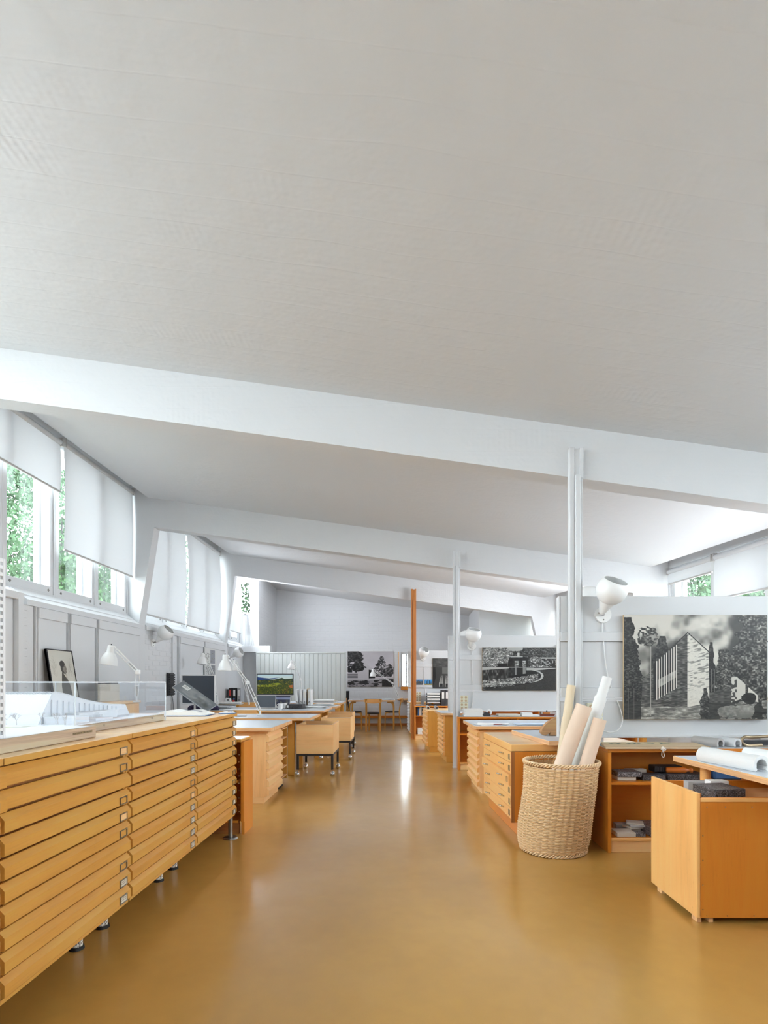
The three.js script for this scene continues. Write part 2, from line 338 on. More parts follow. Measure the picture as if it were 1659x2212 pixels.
// white cupboard panels
[[5.43, 5.92], [5.965, 6.48], [6.52, 7.585], [8.97, 10.08], [10.11, 11.33]].forEach(([a, b]) => {
  const p = part('cupboard_panel', bar(-3.66, -3.612, 0.0, 1.93, -a, -b, 0.003, 'y'), M.panel, wl);
  part('top_rail', bar(-3.612, -3.585, 1.82, 1.925, -a - 0.012, -b + 0.012, 0.004, 'z'), M.panel, p);
  part('stile', bar(-3.612, -3.596, 0.0, 1.82, -a - 0.012, -a - 0.09, 0.003, 'y'), M.panel, p);
});
{ // white door and frame near the start of the wall
  const d = struct('door_1', 'white door in a plain frame at the end of the cupboard panels');
  part('door_frame', bar(-3.66, -3.57, 0, 2.03, -5.12, -5.2, 0.004, 'y'), M.paint, d);
  part('door_frame', bar(-3.66, -3.57, 1.96, 2.03, -4.2, -5.12, 0.004, 'z'), M.paint, d);
  part('door_leaf', bar(-3.66, -3.62, 0, 1.96, -4.25, -5.115, 0.003, 'y'), M.panel, d);
}
let windowNo = 0;
function windowBay(o, D0, D1, n, xin, y0, y1, label, sgn = -1, z = (D) => -D) {   // sgn: outwards along x
  const w = (D1 - D0) / n, xo = xin + sgn * 0.2, dim = (a, b) => [Math.min(a, b), Math.max(a, b)];
  for (let i = 0; i < n; i++) {
    const a = D0 + i * w, b = a + w;
    const g = new THREE.Group(); g.name = numbered('window_' + (++windowNo)); g.userData = { kind: 'structure', label: `white framed ${label}, ${['first', 'second', 'third', 'fourth', 'fifth'][i]} light`, category: 'window' }; scene.add(g);
    g.position.copy(o.position); g.rotation.copy(o.rotation);
    const [x0, x1] = dim(xin, xo), [s0, s1] = dim(xin + sgn * 0.01, xin + sgn * 0.055), [e0, e1] = dim(xo - sgn * 0.05, xo);
    const bx = (n_, X0, X1, Y0, Y1, A, B, gr = 'y', mt = M.paint) => part(n_, bar(X0, X1, Y0, Y1, z(A), z(B), 0.003, gr), mt, g);
    bx('frame', x0, x1, y0, y1, a, a + 0.028); bx('frame', x0, x1, y0, y1, b - 0.028, b);
    bx('frame', x0, x1, y0, y0 + 0.03, a + 0.028, b - 0.028, 'z'); bx('frame', x0, x1, y1 - 0.03, y1, a + 0.028, b - 0.028, 'z');
    const sash = bx('sash', s0, s1, y0 + 0.03, y0 + 0.115, a + 0.03, b - 0.03, 'z');
    bx('sash', s0, s1, y1 - 0.09, y1 - 0.03, a + 0.03, b - 0.03, 'z');
    bx('sash', s0, s1, y0 + 0.115, y1 - 0.09, a + 0.03, a + 0.075); bx('sash', s0, s1, y0 + 0.115, y1 - 0.09, b - 0.075, b - 0.03);
    for (const D of [a + 0.11, b - 0.11]) part('lock', turned(new THREE.CylinderGeometry(0.016, 0.016, 0.008, 4), 'z', Math.PI / 2), M.pewter, sash, [sgn < 0 ? s1 + 0.002 : s0 - 0.002, y0 + 0.07, z(D)]);
    bx('outer_sash', e0, e1, y0 + 0.03, y0 + 0.1, a + 0.03, b - 0.03, 'z'); bx('outer_sash', e0, e1, y0 + 0.1, y1 - 0.03, a + 0.03, a + 0.07); bx('outer_sash', e0, e1, y0 + 0.1, y1 - 0.03, b - 0.07, b - 0.03);
    part('pane', bar(...dim(xo - sgn * 0.028, xo - sgn * 0.024), y0 + 0.09, y1 - 0.03, z(a + 0.06), z(b - 0.06), 0), M.glass, g);
  }
}
const Z0 = { position: V(0, 0, 0), rotation: new THREE.Euler() };
windowBay(Z0, -3.4, 0.13, 4, XL, 2.1, 3.86, 'window of the end bay above the cupboards');
windowBay(Z0, 0.34, 3.88, 4, XL, 2.1, 3.86, 'window of the second bay above the cupboards');
windowBay(Z0, 4.38, 7.59, 4, XL, 2.1, 3.88, 'window with half drawn blinds above the cupboards');
windowBay(Z0, 7.88, 11.33, 4, XL, 2.1, 3.88, 'window with fully drawn blinds above the cupboards');
windowBay(Z0, 11.6, 12.82, 2, XL, 2.1, 3.88, 'window past the far beam rib');
[[4.27, 4.38], [7.78, 7.88], [3.88, 4.11], [-3.6, -3.4], [0.13, 0.34], [11.33, 11.6], [12.82, 13.0]].forEach(([a, b]) => part('jamb', bar(-3.98, -3.76, 2.04, 3.9, -a, -b, 0.002, 'y'), M.wall, wl));
part('jamb', bar(-3.98, -3.76, 2.04, 4.2, 4.6, 3.4, 0.002, 'y'), M.wall, wl);

// roller blinds
function rollerBlind(o, D0, D1, x, yTop, yBot, label, sgn = -1, z = (D) => -D, lap = 0) {
  const g = thing('roller_blind', label, 'blind', o.position.toArray(), o.rotation.y);
  const za = z(D0), zb = z(D1), n = 14, pos = [], idx = [], uv = [];
  for (let i = 0; i <= n; i++) for (let j = 0; j <= n; j++) {
    const t = i / n, k = j / n, cup = 0.012 * Math.sin(k * Math.PI) * (1 + lap * Math.pow(Math.abs(2 * t - 1), 6));
    pos.push(x - sgn * cup, mix(yTop, yBot, k), mix(za, zb, t)); uv.push(mix(za, zb, t), mix(yTop, yBot, k));
    if (i < n && j < n) { const a = i * (n + 1) + j, b = a + n + 1; idx.push(a, b, a + 1, b, b + 1, a + 1); }
  }
  const f = new THREE.BufferGeometry(); f.setAttribute('position', new THREE.Float32BufferAttribute(pos, 3)); f.setAttribute('uv', new THREE.Float32BufferAttribute(uv, 2)); f.setIndex(idx); f.computeVertexNormals();
  part('fabric', f, M.blind, g);
  part('roller', rod([x, yTop + 0.02, za], [x, yTop + 0.02, zb], 0.03, 14), M.paint, g);
  part('hem_bar', bar(x - 0.012, x + 0.012, yBot - 0.022, yBot, za, zb, 0.004, 'z'), M.alu, g);
  for (const q of [za, zb]) part('bracket', bar(x - 0.03, x + 0.03, yTop - 0.02, yTop + 0.075, q - 0.006, q + 0.006, 0.001), M.alu, g);
  return g;
}
const yL = (D) => 3.80 + 0.02 * (D - 7.6) * 0.6;
rollerBlind(Z0, 4.42, 5.955, -3.70, 3.78, 3.27, 'translucent white roller blind drawn a third down, by the door end');
rollerBlind(Z0, 6.02, 7.575, -3.70, 3.80, 2.655, 'translucent white roller blind drawn two thirds down over two lights');
rollerBlind(Z0, 7.93, 9.44, -3.70, 3.80, 2.185, 'translucent white roller blind pulled down to the sill, next to the first rib', -1, (D) => -D, 1.5);
rollerBlind(Z0, 9.51, 11.26, -3.70, 3.81, 2.185, 'translucent white roller blind pulled down to the sill, curling at its edge', -1, (D) => -D, 2.5);
rollerBlind(Z0, 11.66, 12.78, -3.70, 3.82, 2.33, 'translucent white roller blind behind the far rib');

// ---- right wall stands at a slant: local x = outwards, local z towards the camera
const wr = struct('wall_right', 'white slanting wall with high windows behind the partitions', [3.78, 0, -7.6], Math.atan(TR));
const nR = Math.hypot(1, TR), zR = (D) => -(D - 7.6) * nR;
part('masonry', bar(0, 0.28, 0, 1.74, zR(-5.4), zR(15.4), 0, 'z'), M.wall, wr);
part('window_head', bar(0.0, 0.28, 2.76, 3.5, zR(-5.4), zR(15.4), 0, 'z'), M.wall, wr);
[[-5.2, -3.35], [0.1, 0.4], [3.85, 4.3], [7.58, 7.9], [11.3, 11.7], [13.3, 15.4]].forEach(([a, b]) => part('jamb', bar(0, 0.26, 1.7, 2.8, zR(a), zR(b), 0.002, 'y'), M.wall, wr));
windowBay(wr, -3.35, 0.1, 4, 0.02, 1.74, 2.76, 'high window on the slanting wall, end bay', 1, zR);
windowBay(wr, 0.4, 3.85, 4, 0.02, 1.74, 2.76, 'high window on the slanting wall, second bay', 1, zR);
windowBay(wr, 4.2, 7.58, 4, 0.02, 1.74, 2.76, 'high window on the slanting wall above the first partition', 1, zR);
windowBay(wr, 7.9, 11.3, 4, 0.02, 1.74, 2.76, 'high window on the slanting wall above the middle partition', 1, zR);
windowBay(wr, 11.7, 13.3, 2, 0.02, 1.74, 2.76, 'high window on the slanting wall past the far rib', 1, zR);
const WR = { position: wr.position, rotation: wr.rotation };
rollerBlind(WR, 6.70, 7.56, -0.03, 2.68, 2.545, 'short white roller blind rolled almost up above the white partition', 1, zR);
rollerBlind(WR, 5.05, 6.655, -0.03, 2.68, 2.20, 'white roller blind pulled half down on the slanting wall', 1, zR);
rollerBlind(WR, 9.6, 11.2, -0.03, 2.66, 1.9, 'white roller blind pulled low, seen edge on past the tall partition', 1, zR);

// ---- far wall with its two steps
const wf = struct('wall_back', 'white painted brick far wall with the large tree photograph');
const slit = { x0: X_(866, 14.75), x1: X_(897, 14.75), y0: Y_(1482, 14.75), y1: Y_(1409, 14.75) };
part('masonry', bar(-3.5, slit.x0, 0, 3.8, -14.75, -15.05, 0), M.brick, wf);
part('masonry', bar(slit.x1, 3.4, 0, 3.4, -14.75, -15.05, 0), M.brick, wf);
part('masonry', bar(slit.x0, slit.x1, 0, slit.y0, -14.75, -15.05, 0), M.brick, wf);
part('masonry', bar(slit.x0, slit.x1, slit.y1, 3.4, -14.75, -15.05, 0), M.brick, wf);
part('step', bar(-3.55, -3.3, 0, 3.95, -13.05, -14.749, 0, 'z'), M.brick, wf);
part('step', bar(1.92, 3.6, 0, 3.1, -12.9, -14.749, 0, 'z'), M.wall, wf);
{
  const x0 = -3.95, x1 = -3.44, y0 = 2.75, y1 = 3.62;
  part('step_face', bar(-4.02, x1, 0, y0, -12.9, -13.05, 0), M.wall, wf);
  part('step_face', bar(-4.02, -3.3, y1, 4.2, -12.9, -13.05, 0), M.wall, wf);
  part('step_face', bar(x1, -3.3, 0, y1, -12.9, -13.05, 0), M.wall, wf);
  for (let i = 0; i < 9; i++) part('board', bar(-3.755 + i * 0.035, -3.722 + i * 0.035, 1.9, y0 - 0.002, -12.898, -12.88, 0.004, 'y'), M.panel, wf);
  const g = struct('window_' + (++windowNo), 'small white window high in the corner with vine leaves outside');
  const bx = (X0, X1, Y0, Y1) => part('frame', bar(X0, X1, Y0, Y1, -12.87, -13.05, 0.003), M.paint, g);
  bx(x0, x1, y0, y0 + 0.07); bx(x0, x1, y1 - 0.07, y1); bx(x0, x0 + 0.06, y0 + 0.07, y1 - 0.07); bx(x1 - 0.06, x1, y0 + 0.07, y1 - 0.07);
  part('pane', bar(x0 + 0.05, x1 - 0.05, y0 + 0.06, y1 - 0.06, -13.03, -13.034, 0), M.glass, g);
  part('lock', box(0.05, 0.02, 0.01), M.pewter, g, [-3.62, y0 + 0.03, -12.865]);
}
{ // slit window with an opened casement in the far wall
  const { x0, x1, y0, y1 } = slit, g = struct('window_' + (++windowNo), 'tall slit window with a wooden sill beside the pine post');
  part('frame', bar(x0, x0 + 0.05, y0, y1, -14.76, -14.95, 0.002, 'y'), M.paint, g); part('frame', bar(x1 - 0.05, x1, y0, y1, -14.76, -14.95, 0.002, 'y'), M.paint, g);
  part('frame', bar(x0 + 0.05, x1 - 0.05, y1 - 0.05, y1, -14.76, -14.95, 0.002), M.paint, g);
  part('mullion', bar(x0 + 0.13, x0 + 0.17, y0, y1 - 0.05, -14.84, -14.9, 0.002, 'y'), M.paint, g);
  part('pane', bar(x0 + 0.04, x1 - 0.04, y0, y1 - 0.04, -14.92, -14.924, 0), M.glass, g);
  part('casement', bar(x0 - 0.05, x0, y0 - 0.02, y1 + 0.01, -14.68, -14.75, 0.003, 'y'), M.paint, g);
  part('casement_edge', bar(x0 - 0.07, x0 - 0.05, y0 - 0.02, y1 + 0.01, -14.68, -14.73, 0.002, 'y'), M.edge, g);
  part('sill', bar(x0 + 0.0, x1, y0 - 0.1, y0 - 0.02, -14.66, -14.76, 0.004), M.birchOrange, g);
}
structMesh('baseboard_back', 'dark varnished baseboard along the far wall', bar(-3.3, 1.92, 0, 0.06, -14.75, -14.72, 0.003), M.pine);
structMesh('trim_1', 'wooden rail along the foot of the far wall', bar(-3.3, 1.92, 0.2, 0.27, -14.75, -14.69, 0.006), M.birchOrange);
structMesh('wall_front', 'plain white end wall opposite the far brick wall', bar(-4.1, 5.9, 0, 4.1, 4.5, 4.75, 0), M.wall);
// ---------------------------------------------------------------- partitions on the aisle's right-hand side
function partition(D, pxLeft, top, label) {
  const x0 = X_(pxLeft, D), x1 = XR(D) - 0.03, o = thing('panel_partition', label, 'partition', [0, 0, -D]);
  const k = (top - 0.775) / 1.051, y = [1.826, 1.555, 1.485, 1.135, 1.065, 0.775].map((v) => 0.775 + (v - 0.775) * k);
  part('upper_panel', bar(x0, x1, y[1], y[0], 0, -0.045, 0.003), M.panel, o);
  part('batten', bar(x0, x1, y[2], y[1], 0.018, -0.045, 0.003), M.panel, o);
  part('middle_panel', bar(x0, x1, y[3], y[2] - 0.001, 0.0, -0.045, 0.003), M.panel, o);
  part('batten', bar(x0, x1, y[4] - 0.002, y[3], 0.018, -0.045, 0.003), M.panel, o);
  part('rail', bar(x0 + 0.05, x1, y[4] - 0.022, y[4] - 0.012, 0.016, -0.01, 0.003), M.panel, o);
  part('lower_panel', bar(x0, x1, y[5], y[4] - 0.03, 0.0, -0.045, 0.003), M.panel, o);
  part('bottom_rail', bar(x0, x1, y[5] - 0.015, y[5] + 0.005, 0.024, -0.045, 0.003), M.panel, o);
  part('end_stile', bar(x0 - 0.012, x0, y[5] - 0.015, y[0], 0.004, -0.055, 0.003, 'y'), M.panel, o);
  for (const x of [x0 + 0.3, (x0 + x1) / 2, x1 - 0.1]) part('upright', bar(x - 0.03, x + 0.03, 0, y[5] - 0.016, -0.005, -0.045, 0.003, 'y'), M.panel, o);
  return o;
}
partition(4.11, 1210, Y_(1288, 4.11), 'white panel partition carrying the photograph of the gabled brick house');
partition(7.72, 970, Y_(1373, 7.72), 'white panel partition carrying the garden pond photograph');
partition(11.52, 882, Y_(1405.6, 11.52), 'white panel partition carrying the print of chair rows');
// ---- grey boarded partition at the far end of the desks, board by board
{
  const D = 12.62, x0 = -3.3, x1 = X_(745, D), y1 = Y_(1409, D), o = thing('boarded_partition', 'pale grey screen of vertical boards behind the computer desk', 'partition', [0, 0, -D]);
  const n = 20, w = (x1 - x0) / n;
  for (let i = 0; i < n; i++) part('board', box(w - 0.004, y1 - 0.03, 0.024, 0.005, 'y', [0, 0, 0]), M.greyBoard, o, [x0 + (i + 0.5) * w, (y1 - 0.03) / 2, -0.012]);
  part('top_cap', bar(x0, x1, y1 - 0.03, y1, 0.008, -0.04, 0.003), M.greyBoard, o);
  part('end_post', bar(x1, x1 + 0.025, 0, y1, 0.008, -0.04, 0.003, 'y'), M.greyBoard, o);
  part('backing', bar(x0, x1, 0, y1 - 0.03, -0.025, -0.035, 0), M.greyBoard, o);
  single('white_box', 'long white painted box lying on top of the boarded screen', 'box', box(X_(583, D) - X_(520, D), 0.15, 0.2, 0.004), M.paint, [(X_(583, D) + X_(520, D)) / 2, y1 + 0.076, -D - 0.1]);
}

// ---------------------------------------------------------------- drawer units
const labelFrame = join([bar(-0.002, 0.004, -0.017, -0.013, -0.031, 0.031, 0), bar(-0.002, 0.004, 0.013, 0.017, -0.031, 0.031, 0), bar(-0.002, 0.004, -0.013, 0.013, -0.031, -0.027, 0), bar(-0.002, 0.004, -0.013, 0.013, 0.027, 0.031, 0)]);
const labelCard = box(0.0015, 0.026, 0.054, 0);
const cardTex = canvasTex(128, 64, (c, w, h) => { c.fillStyle = '#d8d0be'; c.fillRect(0, 0, w, h); c.fillStyle = '#6b6358'; for (const y of [16, 36]) for (let x = 14; x < 108;) { const k = 4 + Math.floor(rnd() * 9); c.fillRect(x, y, k, 7); x += k + 4; } });
const mCard = S({ map: cardTex, roughness: 0.8 }), mCardWood = M.birchPale;
{ const p = labelCard.attributes.position, n = labelCard.attributes.normal, u = labelCard.attributes.uv; for (let i = 0; i < p.count; i++) u.setXY(i, 0.5 - p.getZ(i) / 0.054, 0.5 + p.getY(i) / 0.026); }
// a drawer unit whose fronts look along local +x; it stands from z = 0 to z = -len (or +len when s < 0)
function drawerUnit(o, { len, depth, y0, y1, n, s = 1, mat, front, bevel = 0.02, thick = 0.022, gap = 0.008, kind = 'label', cards, plinth = 0, outs = {}, body = true, side = true }) {
  const zc = s > 0 ? -len / 2 : len / 2, h = (y1 - y0) / n;
  if (body) {
    for (const e of [-1, 1]) part('side_panel', bar(-depth, -0.026, plinth ? plinth : y0, y1, zc + e * (len / 2 - 0.011) - 0.011, zc + e * (len / 2 - 0.011) + 0.011, 0.002, 'y'), mat, o);
    part('back_panel', bar(-depth, -depth + 0.012, y0, y1, zc - len / 2 + 0.023, zc + len / 2 - 0.023, 0.001, 'z'), mat, o);
    part('carcass', bar(-depth + 0.013, -0.06, y0 + 0.01, y1 - 0.01, zc - len / 2 + 0.024, zc + len / 2 - 0.024, 0), M.endgrain, o);
  }
  if (plinth) part('plinth', bar(-depth, -0.05, 0, plinth, zc - len / 2 + 0.006, zc + len / 2 - 0.004, 0.002, 'z'), mat, o);
  const fl = len - 0.012, variants = [0, 1, 2].map(() => {
    const hh = h - gap, pts = kind === 'flat' ? [[0, 0], [0, hh], [-thick, hh], [-thick, 0]] : [[0, 0.003], [-0.003, 0], [-thick, 0], [-thick, hh], [-bevel * 0.9, hh], [0, hh - bevel]];
    return prism(pts, -fl / 2, fl / 2);
  });
  const boxG = box(0.034, h - gap - bevel - 0.012, fl - 0.05, 0.001, 'z');
  for (let i = 0; i < n; i++) {
    const out = outs[i] ?? 0, yb = y1 - (i + 1) * h + gap / 2;
    const d = part('drawer', variants[(i * 2 + Math.floor(rnd() * 2)) % 3], front, o, [out, yb, zc]);
    part('drawer_box', boxG, M.birchPale, d, [-thick - 0.018, (h - gap - bevel) / 2, 0]);
    if (kind === 'label') {
      const c = cards?.[i] ?? 1; if (c === 3) continue;
      const lz = -s * (len / 2 - 0.075) * (s > 0 ? 1 : 1), ly = (h - gap - bevel) / 2;
      part('label_holder', labelFrame, M.pewter, d, [0.001, ly, lz]);
      if (c) part('label_card', labelCard, c === 2 ? mCardWood : mCard, d, [0.0015, ly, lz]);
    }
    if (kind === 'flat') {
      for (const t of [0.24, 0.76]) part('pull', pullGeo, M.steel, d, [0, (h - gap) * 0.55, (t - 0.5) * fl]);
      part('label_holder', smallLabel, M.pewter, d, [0.001, (h - gap) * 0.5, -fl / 2 + 0.05]);
    }
    if (kind === 'keyhole') part('lock', keyGeo, M.pewter, d, [0.001, (h - gap - bevel) / 2, -fl / 2 + 0.06]);
  }
}
const pullGeo = join([tube([[0, 0, -0.02], [0.025, 0.006, -0.018], [0.032, 0.006, -0.005], [0.032, 0.006, 0.03]], 0.0045, 14, 6), tube([[0, 0, 0.03], [0.02, 0.004, 0.03], [0.032, 0.006, 0.03]], 0.0045, 6, 6), rod([-0.001, 0, -0.02], [0.003, 0, -0.02], 0.009, 8)]);
const smallLabel = join([bar(-0.001, 0.003, -0.021, -0.0185, -0.018, 0.018, 0), bar(-0.001, 0.003, 0.0185, 0.021, -0.018, 0.018, 0), bar(-0.001, 0.003, -0.0185, 0.0185, -0.018, -0.0155, 0), bar(-0.001, 0.003, -0.0185, 0.0185, 0.0155, 0.018, 0)]);
const keyGeo = box(0.004, 0.02, 0.007, 0.001);

// ---- four plan chests in a row on white legs
const FX = -1.23, FT = 0.942, FB = 0.17, FL = 0.82, FD = 0.86;
const cardSets = [[1, 1, 1, 1, 1, 1, 1, 1, 1, 1], [2, 0, 3, 0, 2, 0, 3, 0, 1, 1], [2, 0, 1, 1, 0, 2, 1, 1, 1, 1], [1, 1, 2, 0, 3, 0, 0, 1, 1, 1]];
['plan chest with its two top drawers standing out, first of the row', 'long plan chest under the white plinth model, with two drawers lacking label frames', 'plan chest under the clear model case', 'plan chest under the open book, at the end of the row'].forEach((t, i) => {
  const Dn = 4.15 - FL * (4 - i), o = thing('plan_chest', 'honey birch ' + t, 'plan chest', [FX, 0, -Dn - 0.004], 0, 'birch plan chests in a row');
  drawerUnit(o, { len: FL - 0.006, depth: FD, y0: FB + 0.012, y1: FT - 0.024, n: 10, mat: M.birch, front: M.birch, cards: cardSets[i], outs: i === 0 ? { 0: 0.02, 1: 0.022 } : {}, bevel: 0.02, gap: 0.0135, thick: 0.026 });
  part('top', bar(-FD, -0.001, FT - 0.022, FT, -0.001, -FL + 0.006, 0.003, 'z'), M.birchTop, o);
  part('top_edge', bar(-0.001, 0.004, FT - 0.022, FT - 0.0005, -0.001, -FL + 0.006, 0.001, 'z'), M.birch, o);
  part('base_board', bar(-FD, -0.012, FB - 0.004, FB + 0.011, -0.004, -FL + 0.01, 0.002, 'z'), M.birch, o);
  const lg = join([rod([0, 0.014, 0], [0, FB - 0.004, 0], 0.024, 14)]), ft = new THREE.CylinderGeometry(0.029, 0.031, 0.014, 14);
  for (const [x, z] of [[-0.19, -0.1], [-0.19, -FL + 0.11], [-FD + 0.1, -0.1], [-FD + 0.1, -FL + 0.11]]) {
    if (i === 3 && z < -0.5 && x > -0.3) continue;
    const l = part('leg', lg, M.rust, o, [x, 0, z]); part('foot', ft, M.rubber, l, [0, 0.007, 0]);
  }
  if (i === 3) { const l = part('leg', rod([0, 0.01, 0], [0, FB - 0.004, 0], 0.016, 12), M.pewter, o, [-0.035, 0, -FL + 0.05]); part('foot', new THREE.CylinderGeometry(0.05, 0.058, 0.011, 20), M.pewter, l, [0, 0.0055, 0]); }
});
// ---- small open cabinet behind the row
{
  const x = -1.212, D0 = 4.19, D1 = 4.45, o = thing('shelf_cabinet', 'small open birch cabinet with a grey linoleum top at the end of the plan chests', 'cabinet', [x, 0, -D0]);
  part('side_panel', prism([[-0.0, 0.1], [0, 0.715], [-D1 + D0, 0.715], [-D1 + D0, 0], [-0.02, 0], [-0.02, 0.1]].map(([a, b]) => [a, b]), -0.022, 0, 'y').rotateY(-Math.PI / 2), M.birchOrange, o);
  part('side_panel', bar(-0.9, -0.878, 0, 0.715, 0, -0.26, 0.002, 'y'), M.birchOrange, o);
  part('back_panel', bar(-0.878, -0.023, 0.08, 0.715, -0.24, -0.255, 0.001), M.birchOrange, o);
  for (const y of [0.09, 0.4]) part('shelf', bar(-0.877, -0.023, y, y + 0.018, -0.01, -0.24, 0.001), M.birchOrange, o);
  part('plinth', bar(-0.877, -0.023, 0, 0.085, -0.04, -0.06, 0.001), M.endgrain, o);
  part('top', bar(-0.9, 0.004, 0.716, 0.736, 0.006, -0.264, 0.003), M.birch, o);
  part('linoleum', bar(-0.89, -0.006, 0.7362, 0.7385, -0.004, -0.254, 0.001), M.lino, o);
  for (let k = 0; k < 9; k++) part('shelf_pin', rod([0, 0, -0.004], [0, 0, 0.008], 0.004, 6), M.steel, o, [-0.012, 0.18 + k * 0.055, 0]);
}

// ---------------------------------------------------------------- drawing desks
function deskTop(o, x0, x1, D0, D1, y, th = 0.036, edge = M.edge) {      // in world coordinates
  part('desk_top', bar(x0, x1, y - th, y - 0.003, -D0, -D1, 0.003), edge, o);
  part('linoleum', bar(x0 + 0.004, x1 - 0.004, y - 0.0028, y, -D0 - 0.003, -D1 + 0.003, 0.001), M.lino, o);
}
const deskGroup = 'drawing desks in a row along the aisle';
{ // desk with the drawer stack, nearest the plan chests
  const o = thing('drawing_desk', 'white-topped drawing desk with a stack of lipped drawers facing the aisle', 'desk', [0, 0, 0], 0, deskGroup);
  deskTop(o, -2.9, -1.212, 5.2, 6.22, 0.742, 0.038);
  const c = new THREE.Group(); c.name = 'drawer_stack'; c.position.set(-1.252, 0, -5.27); o.add(c);
  drawerUnit(c, { len: 0.64, depth: 0.95, y0: 0.07, y1: 0.678, n: 7, mat: M.birchPale, front: M.birchPale, kind: 'plain', bevel: 0.03, thick: 0.034, plinth: 0.062 });
  c.children.filter((k) => k.name === 'drawer').forEach((k) => k.children.length && k.remove(k.children[0]));
  part('apron', bar(-2.2, -1.26, 0.679, 0.703, -5.26, -6.1, 0.002), M.birchPale, o);
  part('leg', bar(-2.85, -2.7, 0, 0.703, -5.3, -6.1, 0.003, 'y'), M.birchPale, o);
  const r = new THREE.Group(); r.name = 'pigeonhole_rack'; r.position.set(-1.27, 0, -5.95); o.add(r);
  for (let k = 0; k < 6; k++) part('shelf', bar(-0.4, 0, 0.12 + k * 0.107, 0.132 + k * 0.107, 0, -0.26, 0.001, 'z'), M.edge, r);
  part('end_panel', bar(-0.4, 0, 0.08, 0.7, -0.26, -0.285, 0.002, 'y'), M.birch, r); part('end_panel', bar(-0.4, -0.38, 0.08, 0.7, 0, -0.26, 0.002, 'y'), M.birch, r);
  part('base', bar(-0.36, -0.04, 0, 0.08, -0.04, -0.24, 0.002), M.black, r);
}
function tableDesk(x0, x1, D0, D1, y, label, legs) {
  const o = thing('drawing_desk', label, 'desk', [0, 0, 0], 0, deskGroup);
  deskTop(o, x0, x1, D0, D1, y);
  for (const [lx, lw, dn, df] of legs) part('leg', bar(lx, lx + lw, 0, y - 0.037, -dn, -df, 0.006, 'y'), M.birch, o);
  part('apron', bar(x0 + 0.2, x1 - 0.28, y - 0.11, y - 0.037, -D0 - 0.1, -D0 - 0.125, 0.002), M.birch, o);
  part('apron', bar(x0 + 0.2, x1 - 0.28, y - 0.11, y - 0.037, -D1 + 0.125, -D1 + 0.1, 0.002), M.birch, o);
  return o;
}
tableDesk(-3.3, -1.075, 6.65, 7.5, 0.742, 'blue-grey topped drawing desk with the large white clamp lamp', [[-1.385, 0.085, 6.82, 6.87], [-1.385, 0.085, 7.4, 7.45], [-3.2, 0.085, 6.82, 6.87], [-3.2, 0.085, 7.4, 7.45]]);
tableDesk(-3.5, -1.14, 8.34, 9.4, 0.742, 'blue-grey topped drawing desk carrying the dark laptop and marbled binder', [[-1.3, 0.1, 8.42, 8.5], [-1.3, 0.1, 9.3, 9.36], [-3.4, 0.1, 8.42, 8.5]]);
tableDesk(-3.5, -1.1, 9.72, 10.42, 0.742, 'blue-grey topped drawing desk carrying the landscape monitor', [[-1.42, 0.1, 9.78, 9.86], [-1.42, 0.1, 10.3, 10.38], [-3.4, 0.1, 9.78, 9.86]]);
{
  const o = tableDesk(-3.2, -1.18, 11.3, 12.3, 0.742, 'birch desk pushed against the boarded screen', [[-1.32, 0.1, 11.38, 11.45], [-1.32, 0.1, 12.15, 12.22], [-3.1, 0.1, 11.38, 11.45]]);
}
// desks with white tops beside and behind the camera
for (const [x0, x1, a, b, t] of [[-3.3, -1.5, -3.6, 0.55, 'white-topped drawing desk on the cupboard side before the plan chests'], [1.5, 3.9, -3.6, 1.5, 'white-topped drawing desk on the slanting wall side before the storage bin']]) {
  const o = thing('drawing_desk', t, 'desk', [0, 0, 0], 0, deskGroup);
  part('desk_top', bar(x0, x1, 0.70, 0.736, -a, -b, 0.003), M.edge, o); part('white_face', bar(x0 + 0.004, x1 - 0.004, 0.7362, 0.74, -a - 0.004, -b + 0.004, 0.001), M.paper, o);
  for (const x of [x0 + 0.1, x1 - 0.15]) for (const d of [a + 0.1, b - 0.16]) part('leg', bar(x, x + 0.05, 0, 0.699, -d, -d - 0.06, 0.003, 'y'), M.birch, o);
}
// low birch sideboard along the cupboard panels
{
  const o = thing('sideboard', 'low birch sideboard along the white cupboard panels', 'sideboard', [0, 0, 0]);
  part('body', bar(-3.58, -3.14, 0.08, 0.93, -4.35, -6.58, 0.003, 'z'), M.birch, o);
  part('top', bar(-3.582, -3.12, 0.931, 0.955, -4.33, -6.6, 0.003, 'z'), M.birchPale, o);
  part('plinth', bar(-3.56, -3.2, 0, 0.08, -4.4, -6.54, 0.002, 'z'), M.endgrain, o);
  for (let k = 0; k < 4; k++) { const d = part('door', bar(-3.14, -3.122, 0.1, 0.92, -4.37 - k * 0.55, -4.91 - k * 0.55, 0.003, 'y'), M.birchLamp, o); part('knob', new THREE.SphereGeometry(0.012, 10, 8), M.steel, d, [-3.112, 0.6, -4.88 - k * 0.57]); }
}

